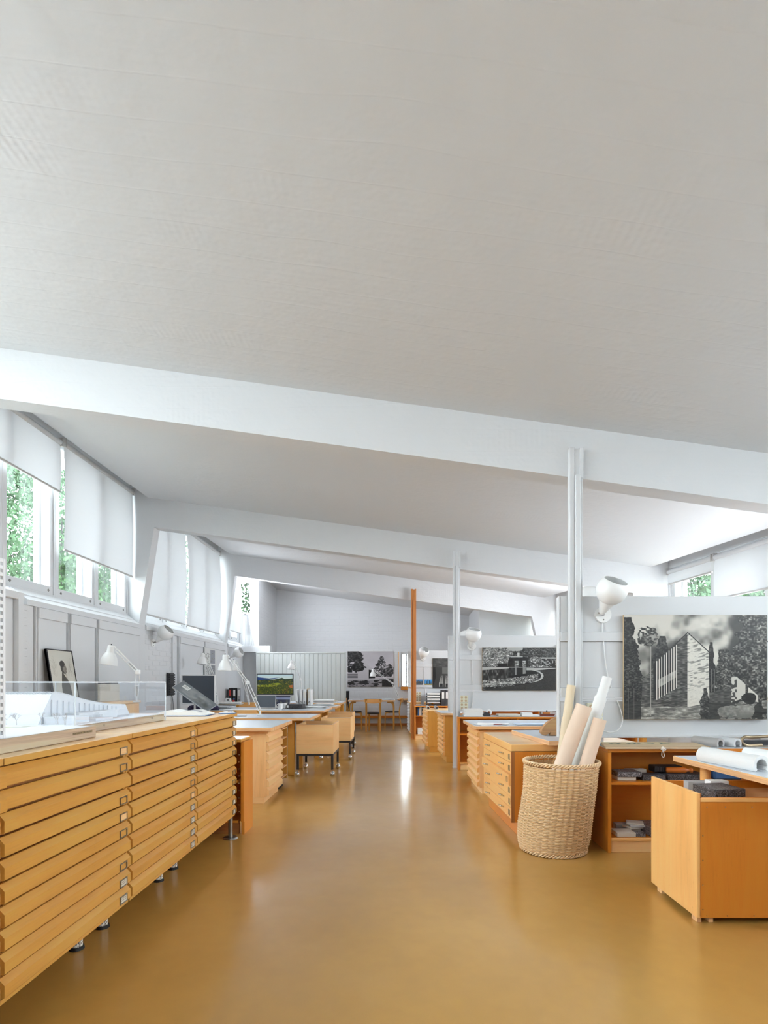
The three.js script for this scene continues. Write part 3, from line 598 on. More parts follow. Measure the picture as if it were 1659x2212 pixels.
// ---------------------------------------------------------------- rolling box carts
function cart(x0, x1, D0, D1, yb, yt, label) {
  const w = x1 - x0, L = D1 - D0, o = thing('rolling_cart', label, 'cart', [(x0 + x1) / 2, 0, -(D0 + D1) / 2], 0, 'box carts on black frames beside the desks');
  const hx = w / 2, hz = L / 2, t = 0.015;
  part('front_panel', bar(-hx, hx, yb, yt, hz - t, hz, 0.002), M.birchPale, o); part('rear_panel', bar(-hx, hx, yb, yt, -hz, -hz + t, 0.002), M.birchPale, o);
  part('side_panel', bar(-hx, -hx + t, yb, yt, -hz + t, hz - t, 0.002, 'z'), M.birchPale, o); part('side_panel', bar(hx - t, hx, yb, yt, -hz + t, hz - t, 0.002, 'z'), M.birchPale, o);
  part('bottom', bar(-hx + t, hx - t, yb, yb + 0.012, -hz + t, hz - t, 0), M.birchPale, o);
  part('rim', join([bar(-hx, hx, yt, yt + 0.005, hz - t, hz, 0), bar(-hx, hx, yt, yt + 0.005, -hz, -hz + t, 0), bar(-hx, -hx + t, yt, yt + 0.005, -hz + t, hz - t, 0), bar(hx - t, hx, yt, yt + 0.005, -hz + t, hz - t, 0)]), M.edge, o);
  for (let k = 0; k < 16; k++) part('hanging_file', bar(-hx + 0.03, hx - 0.03, yb + 0.06, yt - rr(0.03, 0.045), -hz + 0.05 + k * (L - 0.1) / 16, -hz + 0.053 + k * (L - 0.1) / 16, 0), k % 3 ? M.grey : M.paper, o);
  const f = 0.028;
  part('frame', join([bar(-hx, hx, yb - f, yb - 0.001, hz - f, hz, 0.001), bar(-hx, hx, yb - f, yb - 0.001, -hz, -hz + f, 0.001), bar(-hx, -hx + f, yb - f, yb - 0.001, -hz + f, hz - f, 0.001), bar(hx - f, hx, yb - f, yb - 0.001, -hz + f, hz - f, 0.001)]), M.iron, o);
  for (const sx of [-1, 1]) for (const sz of [-1, 1]) {
    const l = part('leg', bar(-f / 2, f / 2, 0.085, yb - f, -f / 2, f / 2, 0.001, 'y'), M.iron, o, [sx * (hx - f / 2), 0, sz * (hz - f / 2)]);
    const b = part('caster', ballGeo, M.steel, l, [0.006 * sx, 0.0335, 0.008]);
  }
  return o;
}
const ballGeo = join([moved(turned(new THREE.SphereGeometry(0.033, 20, 14), 'z', 0.5), 0, 0, 0), rod([0, 0.03, 0], [0, 0.055, 0], 0.008, 8), turned(new THREE.TorusGeometry(0.0325, 0.003, 6, 24), 'y', 0.6)]);
cart(-1.265, -0.808, 6.77, 7.42, 0.284, 0.645, 'open birch box cart on a black frame with ball casters, near the white-topped desk');
cart(-1.176, -0.722, 8.27, 8.95, 0.284, 0.63, 'open birch box cart on a black frame, second along the aisle');
cart(-1.27, -0.81, 9.62, 10.2, 0.284, 0.622, 'open birch box cart on a black frame, closest to the round-seated chairs');

// ---------------------------------------------------------------- bentwood chairs
const seatGeo = lathe([[0, -0.012], [0.17, -0.012], [0.188, -0.002], [0.19, 0.01], [0.18, 0.026], [0.1, 0.034], [0, 0.036]], 26);
const seatBase = lathe([[0, -0.02], [0.18, -0.02], [0.186, -0.012], [0.18, -0.011], [0, -0.011]], 26);
const backGeo = (() => {     // curved plate across the two rear posts
  const pts = [], R = 0.42, h0 = 0.0, h1 = 0.105, n = 16;
  const T = [], pt = (a, r, y) => [Math.sin(a) * r, y, R - Math.cos(a) * r];
  for (let i = 0; i < n; i++) {
    const a = -0.52 + 1.04 * i / n, b = -0.52 + 1.04 * (i + 1) / n, e = (q) => h0 + 0.03 * Math.pow(Math.abs(q) / 0.52, 2), t = (q) => h1 - 0.008 * Math.pow(Math.abs(q) / 0.52, 4);
    const q = (A, B, Cc, Dd) => T.push([A, B, Cc], [A, Cc, Dd]);
    const o = R, i2 = R - 0.014;
    q(pt(a, o, e(a)), pt(b, o, e(b)), pt(b, o, t(b)), pt(a, o, t(a))); q(pt(a, i2, t(a)), pt(b, i2, t(b)), pt(b, i2, e(b)), pt(a, i2, e(a)));
    q(pt(a, o, t(a)), pt(b, o, t(b)), pt(b, i2, t(b)), pt(a, i2, t(a))); q(pt(a, i2, e(a)), pt(b, i2, e(b)), pt(b, o, e(b)), pt(a, o, e(a)));
  }
  return uvs(soup(T), 'x');
})();
const sweepFlat = (pts, w, d) => {   // flat bentwood strip: path in y,z with width w in x, depth d
  const c = new THREE.CatmullRomCurve3(pts.map((p) => V(...p)), false, 'catmullrom', 0.3), n = 22, T = [];
  const ring = (i) => { const t = i / n, p = c.getPoint(t), g = c.getTangent(t), q = V(0, -g.z, g.y).normalize().multiplyScalar(d / 2); return [[p.x - w / 2, p.y + q.y, p.z + q.z], [p.x + w / 2, p.y + q.y, p.z + q.z], [p.x + w / 2, p.y - q.y, p.z - q.z], [p.x - w / 2, p.y - q.y, p.z - q.z]]; };
  for (let i = 0; i < n; i++) { const a = ring(i), b = ring(i + 1); for (let k = 0; k < 4; k++) { const m = (k + 1) % 4; T.push([a[k], b[k], b[m]], [a[k], b[m], a[m]]); } }
  for (const [r, f] of [[ring(0), 0], [ring(n), 1]]) T.push(f ? [r[0], r[1], r[2]] : [r[0], r[2], r[1]], f ? [r[0], r[2], r[3]] : [r[0], r[3], r[2]]);
  return uvs(soup(T), 'y');
};
const frontLeg = sweepFlat([[0, 0, -0.19], [0, 0.3, -0.185], [0, 0.385, -0.178], [0, 0.413, -0.15], [0, 0.416, -0.06]], 0.042, 0.022);
const rearLeg = sweepFlat([[0, 0, 0.235], [0, 0.2, 0.195], [0, 0.42, 0.165], [0, 0.6, 0.19], [0, 0.775, 0.232]], 0.044, 0.024);
let chair0 = null;
function chair(x, D, turn, label) {      // turn 0: the chair looks away from the camera
  if (chair0) return copyThing(chair0, [x, 0, -D], turn, label);
  const o = thing('bentwood_chair', label, 'chair', [x, 0, -D], turn, 'bentwood chairs with black round seats');
  part('seat', seatGeo, M.seatBlack, o, [0, 0.428, 0]); part('seat_rim', seatBase, M.birch, o, [0, 0.44, 0]);
  part('backrest', backGeo, M.birchLamp, o, [0, 0.672, -0.16 + 0.004]).position.z = 0.232 - 0.0; 
  o.children[2].rotation.y = Math.PI; o.children[2].position.z = 0.265;
  for (const s of [-1, 1]) { part('leg', frontLeg, M.birch, o, [s * 0.115, 0, 0]); part('leg', rearLeg, M.birch, o, [s * 0.165, 0, 0]); }
  return chair0 = o;
}
chair(X_(807, 13.05), 13.05, 0, 'bentwood chair seen from behind at the far table');
chair(X_(765, 13.55), 13.55, -Math.PI / 2, 'bentwood chair at the end of the far table beside the boarded screen');
chair(X_(848, 13.6), 13.6, Math.PI / 2, 'bentwood chair at the far table beside the slit window');
chair(X_(531, 7.8), 8.05, 0.03, 'bentwood chair tucked in behind the large clamp lamp');
chair(X_(534, 9.62), 9.86, 0, 'bentwood chair with its back just above the dark laptop desk');
chair(X_(538, 10.8), 11.02, 0.2, 'bentwood chair below the row of black binders');
// ---- far table and the wall shelf beside it
{
  const D0 = 13.35, D1 = 14.35, x0 = X_(752, 13.4), x1 = X_(853, 13.4), o = thing('dining_table', 'birch table with bent legs and a grey top under the tree photograph', 'table', [0, 0, 0]);
  deskTop(o, x0, x1, D0, D1, 0.735, 0.04);
  const leg = (x, D, s) => part('leg', sweepFlat([[0, 0, 0], [0, 0.5, 0], [0, 0.62, 0.012], [0, 0.672, 0.06], [0, 0.683, 0.16]], 0.055, 0.04).rotateY(s), M.birch, o, [x, 0, -D]);
  leg(x0 + 0.03, D0 + 0.08, Math.PI / 2); leg(x1 - 0.03, D0 + 0.08, -Math.PI / 2); leg(x0 + 0.03, D1 - 0.08, Math.PI / 2); leg(x1 - 0.03, D1 - 0.08, -Math.PI / 2);
  const s = thing('wall_shelf', 'long birch shelf fixed along the far brick wall below the slit window', 'shelf', [0, 0, 0]);
  part('board', bar(x1 + 0.06, 1.85, 0.695, 0.735, -14.4, -14.74, 0.003), M.edge, s);
  part('bracket', bar(0.9, 0.94, 0.5, 0.694, -14.5, -14.74, 0.003, 'y'), M.birchOrange, s);
}
{ // black office chair half hidden by the boarded screen
  const o = thing('office_chair', 'black moulded chair back peeping out beside the boarded screen', 'chair', [-1.5, 0, -14.48], 0.3);
  const T = sweepFlat([[0, 0.45, -0.2], [0, 0.44, 0.05], [0, 0.5, 0.16], [0, 0.7, 0.2], [0, 0.94, 0.26]], 0.3, 0.02);
  part('shell', T, M.black, o); part('column', rod([0, 0.06, 0], [0, 0.43, 0], 0.025), M.iron, o);
  for (let k = 0; k < 5; k++) part('leg', rod([0, 0.08, 0], [0.21 * Math.cos(k * 1.2566), 0.02, 0.21 * Math.sin(k * 1.2566)], 0.016, 8), M.iron, o);
}

// ---------------------------------------------------------------- right-hand side: chests and low shelves
function sideChest(name, label, x, D, turn, opt, topper) {
  const o = thing(name, label, 'chest', [x, 0, -D], Math.PI + turn);
  drawerUnit(o, { s: -1, ...opt });
  topper?.(o); return o;
}
// flat-fronted chest with wire pulls
{
  const H = 0.698, len = 1.02, dep = 1.05;
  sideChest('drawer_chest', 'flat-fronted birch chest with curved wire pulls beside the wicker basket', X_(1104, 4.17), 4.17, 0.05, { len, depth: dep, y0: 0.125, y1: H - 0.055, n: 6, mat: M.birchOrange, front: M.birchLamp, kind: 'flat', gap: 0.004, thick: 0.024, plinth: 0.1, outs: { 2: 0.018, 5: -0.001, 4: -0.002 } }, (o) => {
    part('top', bar(-dep, 0.0, H - 0.052, H, 0, len, 0.003, 'z'), M.birchLamp, o);
    part('top_face', bar(-dep + 0.01, -0.01, H, H + 0.0012, 0.01, len - 0.01, 0), M.birchTop, o);
    part('rear_corner', bar(-0.028, -0.002, 0.1, H - 0.054, -0.001, 0.021, 0.001, 'y'), M.endgrain, o);
  });
  // grey board with clipped corner on top of it
  const g = thing('drawing_board', 'thick board with a grey face and clipped corner lying on the wire-pull chest', 'board', [0, H + 0.003, 0]);
  const q = [[1105, 1577.5], [1186, 1601], [1225, 1601], [1290, 1601], [1290, 1577]].map(([a, b]) => { const d = (EYE - (H + 0.036)) * F / (b - PY); return [X_(a, d), d]; });
  const mk = (k, y0, y1) => { const cx = q.reduce((s, v) => s + v[0], 0) / q.length, cz = -q.reduce((s, v) => s + v[1], 0) / q.length; return prism(q.map(([x, d]) => [cx + (x - cx) * k, -(cz + (-d - cz) * k)]), y0, y1, 'x').rotateX(-Math.PI / 2); };
  part('core', mk(1, 0, 0.033), M.edge, g); part('linoleum', mk(0.988, 0.0331, 0.0355), M.lino, g);
}
// lipped desk chest with linoleum top
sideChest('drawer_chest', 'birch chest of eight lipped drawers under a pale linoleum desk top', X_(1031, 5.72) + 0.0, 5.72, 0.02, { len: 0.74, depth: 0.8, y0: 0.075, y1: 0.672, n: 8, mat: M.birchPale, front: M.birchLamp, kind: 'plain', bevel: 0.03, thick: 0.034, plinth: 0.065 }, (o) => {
  part('desk_top', bar(-1.85, 0.03, 0.682, 0.716, -0.06, 0.86, 0.003), M.edge, o);
  part('linoleum', bar(-1.845, 0.026, 0.7162, 0.719, -0.055, 0.855, 0.001), M.lino, o);
  part('leg', bar(-1.8, -1.75, 0, 0.681, 0.0, 0.08, 0.003, 'y'), M.birch, o);
});
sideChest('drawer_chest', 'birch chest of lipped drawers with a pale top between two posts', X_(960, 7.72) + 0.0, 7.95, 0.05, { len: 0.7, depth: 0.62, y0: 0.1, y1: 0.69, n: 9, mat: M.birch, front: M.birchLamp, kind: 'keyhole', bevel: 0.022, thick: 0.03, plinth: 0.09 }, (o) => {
  part('desk_top', bar(-0.62, 0.04, 0.692, 0.724, -0.04, 0.74, 0.003), M.edge, o); part('linoleum', bar(-0.615, 0.036, 0.7242, 0.727, -0.035, 0.735, 0.001), M.lino, o);
});
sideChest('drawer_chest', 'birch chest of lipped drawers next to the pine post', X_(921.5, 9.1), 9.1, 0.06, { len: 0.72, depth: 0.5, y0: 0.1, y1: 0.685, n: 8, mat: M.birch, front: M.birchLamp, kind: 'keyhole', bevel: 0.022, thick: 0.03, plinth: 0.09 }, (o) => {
  part('top', bar(-0.5, 0.0, 0.687, 0.705, 0, 0.72, 0.003), M.birchPale, o);
});
sideChest('drawer_chest', 'white-edged drawer stack behind the pine post', X_(884, 12.0), 12.3, 0.05, { len: 0.7, depth: 0.45, y0: 0.06, y1: 0.7, n: 9, mat: M.birchPale, front: M.paint, kind: 'plain', bevel: 0.022, thick: 0.03, plinth: 0.05 }, (o) => part('top', bar(-0.45, 0, 0.702, 0.72, 0, 0.7, 0.003), M.birchPale, o));
// low open shelves in front of each partition
function lowShelf(x0, x1, D0, D1, H, label, split) {
  const o = thing('low_bookcase', label, 'shelf', [0, 0, 0]), b = (n, X0, X1, Y0, Y1, A, B, gr, mt = M.birchOrange) => part(n, bar(X0, X1, Y0, Y1, -A, -B, 0.002, gr), mt, o);
  const t = 0.024;
  b('side_panel', x0, x0 + t, 0, H - 0.026, D0, D1, 'y'); b('side_panel', x1 - t, x1, 0, H - 0.026, D0, D1, 'y');
  for (const x of split) b('divider', x - t / 2, x + t / 2, 0.085, H - 0.026, D0 + 0.005, D1 - 0.02, 'y');
  b('top', x0, x1, H - 0.025, H - 0.002, D0, D1, 'x'); b('front_edge', x0 + t, x1 - t, 0.082, 0.1, D0, D0 + 0.02, 'x', M.birchLamp);
  b('bottom', x0 + t, x1 - t, 0.082, 0.1, D0 + 0.02, D1 - 0.02, 'x'); b('back_panel', x0 + t, x1 - t, 0.085, H - 0.026, D1 - 0.018, D1 - 0.004, 'x'); b('plinth', x0 + t, x1 - t, 0, 0.08, D0 + 0.015, D0 + 0.035, 'x', M.birchPale);
  const xs = [x0 + t, ...split.flatMap((x) => [x - t / 2, x + t / 2]), x1 - t];
  for (let i = 0; i < xs.length; i += 2) b('shelf', xs[i], xs[i + 1], 0.468, 0.487, D0 + 0.004, D1 - 0.02, 'x');
  part('linoleum', bar(x0 + 0.006, x1 - 0.006, H - 0.0019, H, -D0 - 0.012, -D1 + 0.004, 0.001), M.grey, o);
  return o;
}
lowShelf(1.447, 3.6, 3.75, 4.08, 0.72, 'low open birch shelf with stone samples behind the wicker basket', [2.62]);
lowShelf(X_(989.5, 7.27), 3.2, 7.27, 7.66, 0.712, 'low open birch shelf with the paper stack before the pond photograph', [1.6, 2.4]);
lowShelf(X_(895, 11.15), 2.9, 11.15, 11.5, 0.69, 'low open birch shelf with letter trays and dark binders', [1.0, 1.9]);

// ---- storage bin in the front corner
{
  const x0 = 1.455, x1 = 2.2, D0 = 2.65, D1 = 3.13, yb = 0.028, yt = 0.637, o = thing('storage_bin', 'open-topped orange birch bin with stone samples on small feet', 'bin', [0, 0, 0]), t = 0.018;
  part('side_panel', bar(x0, x0 + t, yb, yt, -D0, -D1, 0.003, 'y'), M.birchLamp, o); part('side_panel', bar(x1 - t, x1, yb, yt, -D0, -D1, 0.003, 'y'), M.birchLamp, o);
  part('near_panel', bar(x0 + t, x1 - t, yb, yt - 0.022, -D0 - 0.002, -D0 - 0.018, 0.002, 'y'), M.birchOrange, o); part('far_panel', bar(x0 + t, x1 - t, yb, yt - 0.022, -D1 + 0.018, -D1 + 0.002, 0.002, 'y'), M.birchOrange, o);
  part('rail', bar(x0 + t, x1 - t, yt - 0.042, yt - 0.023, -D0 + 0.002, -D0 - 0.002, 0.001), M.birchLamp, o);
  part('corner_strip', bar(x0 + t, x0 + t + 0.006, yt - 0.025, yt - 0.0015, -D0 - 0.001, -D0 - 0.02, 0.001, 'y'), M.endgrain, o);
  part('shelf', bar(x0 + t, x1 - t, 0.56, 0.575, -D0 - 0.02, -D1 + 0.02, 0.001), M.birchPale, o);
  for (const [x, D] of [[x0 + 0.012, D0 + 0.02], [x0 + 0.07, D0 + 0.02], [x0 + 0.012, D1 - 0.1], [x1 - 0.3, D0 + 0.03], [x1 - 0.24, D0 + 0.03], [x1 - 0.04, D1 - 0.06]]) part('foot', bar(x, x + 0.022, 0, yb, -D, -D - 0.05, 0.001), M.edge, o);
  for (const [x, y] of [[0.03, 0.07], [0.03, 0.19], [0.03, 0.31], [0.03, 0.43], [0.05, 0.57], [0.14, 0.57], [0.27, 0.57], [0.05, 0.04], [0.15, 0.04], [0.28, 0.04], [0.42, 0.57], [0.42, 0.04]]) part('nail', turned(new THREE.CylinderGeometry(0.0032, 0.0032, 0.002, 8), 'x', Math.PI / 2), M.steel, o, [x0 + x, y, -D0 - 0.0012]);
}
// ---- drawing table in the corner on round legs
{
  const y = 0.72, d1 = 3.4, d0 = 2.2, xa = X_(1454, 3.4), xb = 1.80, o = thing('drawing_table', 'blue-grey drawing table on round legs reaching over the storage bin', 'table', [0, 0, 0]);
  const out = [[xa, d1], [xb, d0], [3.4, d0], [3.4, d1 + 0.02]];
  const mk = (k, y0, y1) => prism(out.map(([x, d]) => [x + (x < 2 ? k : -k), d - 2.2 < 0.3 ? d + k : d - k]), y0, y1, 'x').rotateX(-Math.PI / 2);
  part('table_top', mk(0, y - 0.034, y - 0.003), M.edge, o); part('linoleum', mk(0.003, y - 0.0029, y), M.lino, o);
  for (const [x, d] of [[1.865, 3.3], [3.2, 3.3], [3.2, 2.35]]) { const l = part('leg', rod([0, 0, 0], [0, y - 0.055, 0], 0.03, 18), M.birchLamp, o, [x, 0, -d]); part('collar', new THREE.CylinderGeometry(0.036, 0.036, 0.022, 18), M.card, l, [0, y - 0.0455, 0]); }
}
// ---------------------------------------------------------------- spherical wall lamps
const ballShade = (() => { const R = 0.112, t = 0.86, a = []; for (let i = 0; i <= 22; i++) { const q = Math.PI - (Math.PI - t) * i / 22; a.push([Math.max(0.0001, R * Math.sin(q)), R * Math.cos(q)]); } for (let i = 0; i <= 22; i++) { const q = t + (Math.PI - t) * i / 22; a.push([Math.max(0.0001, (R - 0.004) * Math.sin(q)), (R - 0.004) * Math.cos(q)]); } return lathe(a, 40); })();
const neckGeo = lathe([[0.0001, -0.2], [0.012, -0.2], [0.02, -0.19], [0.042, -0.135], [0.056, -0.1], [0.054, -0.085], [0.03, -0.08]], 24);
const bulbGeo = new THREE.SphereGeometry(0.03, 16, 12);
function ballLamp(c, axis, plate, n, label, cordEnd) {   // c sphere centre, plate: point on the wall, n: wall normal
  const ax = V(...axis).normalize(), o = thing('ball_wall_lamp', label, 'lamp', plate.toArray(), 0, 'white ball wall lamps');
  const q = new THREE.Quaternion().setFromUnitVectors(V(0, 1, 0), ax), rel = c.clone().sub(plate);
  const sh = part('shade', ballShade, lampIn, o, rel.toArray()); sh.quaternion.copy(q);
  const nk = part('neck', neckGeo, M.lampWhite, o, rel.toArray()); nk.quaternion.copy(q);
  const bl = part('bulb', bulbGeo, M.paper, o, rel.toArray());
  const nv = V(...n), j = rel.clone().addScaledVector(ax, -0.2);
  const pl = new THREE.CylinderGeometry(0.06, 0.063, 0.016, 32); pl.applyQuaternion(new THREE.Quaternion().setFromUnitVectors(V(0, 1, 0), nv));
  part('wall_plate', pl, M.lampWhite, o, nv.clone().multiplyScalar(0.008).toArray());
  part('joint', rod(nv.clone().multiplyScalar(0.012).toArray(), j.toArray(), 0.011, 12), M.pewter, o);
  for (const [a, b] of [[-0.035, 0.012], [0.0, -0.04]]) { const up = V(0, 1, 0), s = V(0, 1, 0).cross(nv).normalize(); const p = nv.clone().multiplyScalar(0.0175).addScaledVector(s, a).addScaledVector(up, b); part('screw', new THREE.SphereGeometry(0.006, 8, 6), M.pewter, o, p.toArray()); }
  if (cordEnd) part('cord', tube([[0, -0.06, 0], ...cordEnd.map((p) => [p[0] - plate.x, p[1] - plate.y, p[2] - plate.z])].map(([x, y, z]) => [x, y, z]), 0.0042, 60, 6), M.white, o);
  return o;
}
{
  const D = 4.108, at = (px, py, d = D - 0.008) => P(px, py, d).toArray(), N = [0, 0, 1];
  ballLamp(P(1322, 1274, 3.97), [0.2, 0.8, 0.48], P(1302, 1328, 4.11), N, 'white ball wall lamp with a looping cord beside the gabled house photograph', [at(1301, 1352), at(1304, 1390), at(1311, 1450), at(1322, 1490), at(1338, 1525), at(1345, 1555, 4.08), at(1336, 1576, 4.08), at(1318, 1582, 4.08), at(1300, 1576, 4.09), at(1285, 1560, 4.09)]);
  ballLamp(P(1272, 1295, 4.4), [0.1, 0.9, -0.3], P(1268, 1345, 4.157), [0, 0, -1], 'white ball wall lamp on the rear of the house photograph partition, only its dome showing');
  const d2 = 7.72, a2 = (px, py) => P(px, py, d2 - 0.01).toArray();
  ballLamp(P(1022.5, 1370, 7.56), [0.16, 0.88, 0.34], P(1019, 1396, 7.72), N, 'white ball wall lamp beside the pond photograph', [a2(1019.5, 1412), a2(1020, 1440), a2(1021, 1480), a2(1021, 1515), a2(1017, 1536)]);
  ballLamp(P(1004, 1377, 8.0), [-0.25, 0.9, -0.3], P(1008, 1398, 7.767), [0, 0, -1], 'white ball wall lamp on the rear of the pond partition, leaning to the post');
  const d3 = 11.52, a3 = (px, py) => P(px, py, d3 - 0.01).toArray();
  ballLamp(P(915.5, 1408.5, 11.34), [0.3, 0.68, 0.66], P(914, 1421, 11.52), N, 'white ball wall lamp beside the two colour postcards', [a3(914.5, 1432), a3(916, 1460), a3(918, 1490), a3(921, 1515), a3(923, 1524)]);
  ballLamp(V(-3.42, Y_(1366, 7.98), -8.0), [0.72, 0.66, 0.1], V(-3.632, Y_(1388, 7.98), -8.04), [1, 0, 0], 'white ball wall lamp on the painted brick between the ribs');
  ballLamp(V(X_(515.5, 11.66), Y_(1409.5, 11.66), -11.66), [0.82, 0.45, 0.2], V(-3.66, Y_(1424, 11.66), -11.7), [1, 0, 0], 'white ball wall lamp past the far rib, above the binders');
}
// ---------------------------------------------------------------- balanced-arm desk lamps
const shadeGeo = lathe([[0.082, -0.15], [0.083, -0.146], [0.078, -0.11], [0.066, -0.07], [0.046, -0.035], [0.033, -0.02], [0.032, 0.03], [0.026, 0.042], [0.0001, 0.046], [0.0001, 0.043], [0.029, 0.028], [0.03, -0.022], [0.043, -0.038], [0.063, -0.072], [0.075, -0.11], [0.08, -0.148], [0.082, -0.15]], 36);
function armLamp(base, elbow, head, dir, label, s = 1) {
  const o = thing('arm_lamp', label, 'lamp', base.toArray(), 0, 'white balanced-arm desk lamps'), r = (v) => v.clone().sub(base), e = r(elbow), h = r(head);
  const off = (a, b, k) => { const d = b.clone().sub(a).normalize(); return V(-d.y, d.x, 0).normalize().multiplyScalar(k); };
  const b0 = V(0, 0.06, 0), bars = (a, b, k) => { const q = off(a, b, k); return join([rod(a.clone().add(q).toArray(), b.clone().add(q).toArray(), 0.0052 * s, 8), rod(a.clone().sub(q).toArray(), b.clone().sub(q).toArray(), 0.0052 * s, 8)]); };
  part('lower_arm', bars(b0, e, 0.016 * s), M.lampWhite, o); part('upper_arm', bars(e, h, 0.013 * s), M.lampWhite, o);
  const m = (a, b, t) => a.clone().lerp(b, t).toArray();
  part('spring', join([rod(m(b0, e, 0.04), m(b0, e, 0.42), 0.005 * s, 8), rod(m(e, h, 0.04), m(e, h, 0.4), 0.005 * s, 8)]), M.steel, o);
  part('elbow', moved(box(0.05 * s, 0.045 * s, 0.03 * s, 0.008), ...e.toArray()), M.lampWhite, o);
  part('tie', join([moved(box(0.045 * s, 0.008 * s, 0.02 * s, 0.002), ...m(b0, e, 0.45)), moved(box(0.04 * s, 0.008 * s, 0.02 * s, 0.002), ...m(e, h, 0.5))]), M.lampWhite, o);
  part('clamp', join([rod([0, 0.004, 0], [0, 0.06, 0], 0.012, 12), bar(-0.03, 0.03, 0.0, 0.012, -0.03, 0.03, 0.003)]), M.lampWhite, o);
  const q = new THREE.Quaternion().setFromUnitVectors(V(0, -1, 0), V(...dir).normalize());
  const hc = h.clone().add(V(0.055 * s, 0.0, 0).negate());
  const sh = part('shade', shadeGeo, lampIn, o, hc.toArray()); sh.quaternion.copy(q); sh.scale.setScalar(s);
  part('switch', new THREE.CylinderGeometry(0.005, 0.005, 0.014, 8), M.dark, sh, [0, 0.053, 0]);
  part('bulb', bulbGeo, M.paper, sh, [0, -0.07, 0]);
  part('bracket', tube([h.toArray(), [h.x - 0.01, h.y + 0.03 * s, h.z], [hc.x + 0.02 * s, hc.y + 0.035 * s, hc.z], hc.toArray()], 0.006 * s, 12, 6), M.lampWhite, o);
  return o;
}
armLamp(V(X_(295, 6.0), 0.956, -6.0), P(298, 1452, 6.0), P(251, 1404, 6.0), [-0.12, -1, 0.05], 'white arm lamp rising behind the clear model case', 1.12);
armLamp(V(X_(561, 7.15), 0.743, -7.15), P(535, 1475, 7.15), P(496, 1422, 7.15), [-0.02, -1, 0], 'large white arm lamp clamped to the drawing desk, its arm slanting over the chair', 1.08);
armLamp(V(X_(538, 10.1), 0.743, -10.1), P(524, 1462, 10.1), P(511, 1431, 10.1), [0.02, -1, 0], 'white arm lamp half hidden behind the larger slanting lamp');
armLamp(V(X_(470, 9.1), 0.743, -9.1), P(462, 1462, 9.1), P(445, 1416, 9.1), [-0.06, -1, 0.1], 'white arm lamp behind the white framed monitor');
armLamp(V(X_(652, 11.75), 0.743, -11.75), P(649, 1468, 11.75), P(636, 1431, 11.75), [-0.1, -1, 0.1], 'white arm lamp behind the landscape monitor');
armLamp(V(X_(860, 14.1), 0.736, -14.1), P(848, 1476, 14.1), P(810, 1449, 14.1), [0, -1, 0.05], 'white arm lamp reaching across the tree photograph');

// ---------------------------------------------------------------- prints and photographs
const G = (v) => { const k = Math.max(0, Math.min(255, Math.round(v * 255))); return `rgb(${k},${k},${Math.round(k * 0.98)})`; };
function leaves(c, x0, y0, x1, y1, n, lo, hi, size = 3) { for (let i = 0; i < n; i++) { c.fillStyle = G(rr(lo, hi)); const x = rr(x0, x1), y = rr(y0, y1), s = size * rr(0.4, 1.4); c.beginPath(); c.ellipse(x, y, s, s * 0.6, rr(0, 3), 0, 7); c.fill(); } }
function crown(c, cx, cy, rx, ry, n, lo, hi, size) { const dk = Math.round(255 * mix(lo, hi, 0.2)); for (let i = 0; i < 26; i++) { const a = rr(0, 6.283), r = Math.sqrt(rnd()) * 0.75; c.fillStyle = `rgba(${dk},${dk},${dk},0.75)`; c.beginPath(); c.ellipse(cx + Math.cos(a) * r * rx, cy + Math.sin(a) * r * ry, rx * 0.28, ry * 0.28, 0, 0, 7); c.fill(); } for (let i = 0; i < n; i++) { const a = rr(0, 6.283), r = Math.sqrt(rnd()); c.fillStyle = G(rr(lo, hi)); const s = size * rr(0.5, 1.5); c.beginPath(); c.ellipse(cx + Math.cos(a) * r * rx * rr(0.8, 1.1), cy + Math.sin(a) * r * ry * rr(0.8, 1.1), s, s * 0.6, rr(0, 3), 0, 7); c.fill(); } }
const poly = (c, pts, f) => { c.fillStyle = f; c.beginPath(); pts.forEach(([x, y], i) => (i ? c.lineTo(x, y) : c.moveTo(x, y))); c.fill(); };
function cloud(c, cx, cy, r, v, n, spread = 1) { for (let i = 0; i < n; i++) { const x = cx + rr(-1, 1) * r * spread, y = cy + rr(-1, 1) * r * 0.7, s = r * rr(0.15, 0.5); const g = c.createRadialGradient(x, y, 0, x, y, s); const k = Math.round(v * 255 * rr(0.9, 1.1)); g.addColorStop(0, `rgba(${k},${k},${Math.round(k * 0.95)},0.35)`); g.addColorStop(1, `rgba(${k},${k},${k},0)`); c.fillStyle = g; c.fillRect(x - s, y - s, 2 * s, 2 * s); } }
function picture(name, label, category, tex, w, h, t, pos, turn = 0, edge = M.dark, group) {
  const o = thing(name, label, category, pos, turn, group);
  part('backing', box(w, h, t, 0.001), edge, o, [0, 0, t / 2 + 0.001]);
  const g = new THREE.PlaneGeometry(w - 0.002, h - 0.002); part('print', g, S({ map: tex, roughness: 0.4 }), o, [0, 0, t + 0.0016]);
  return o;
}
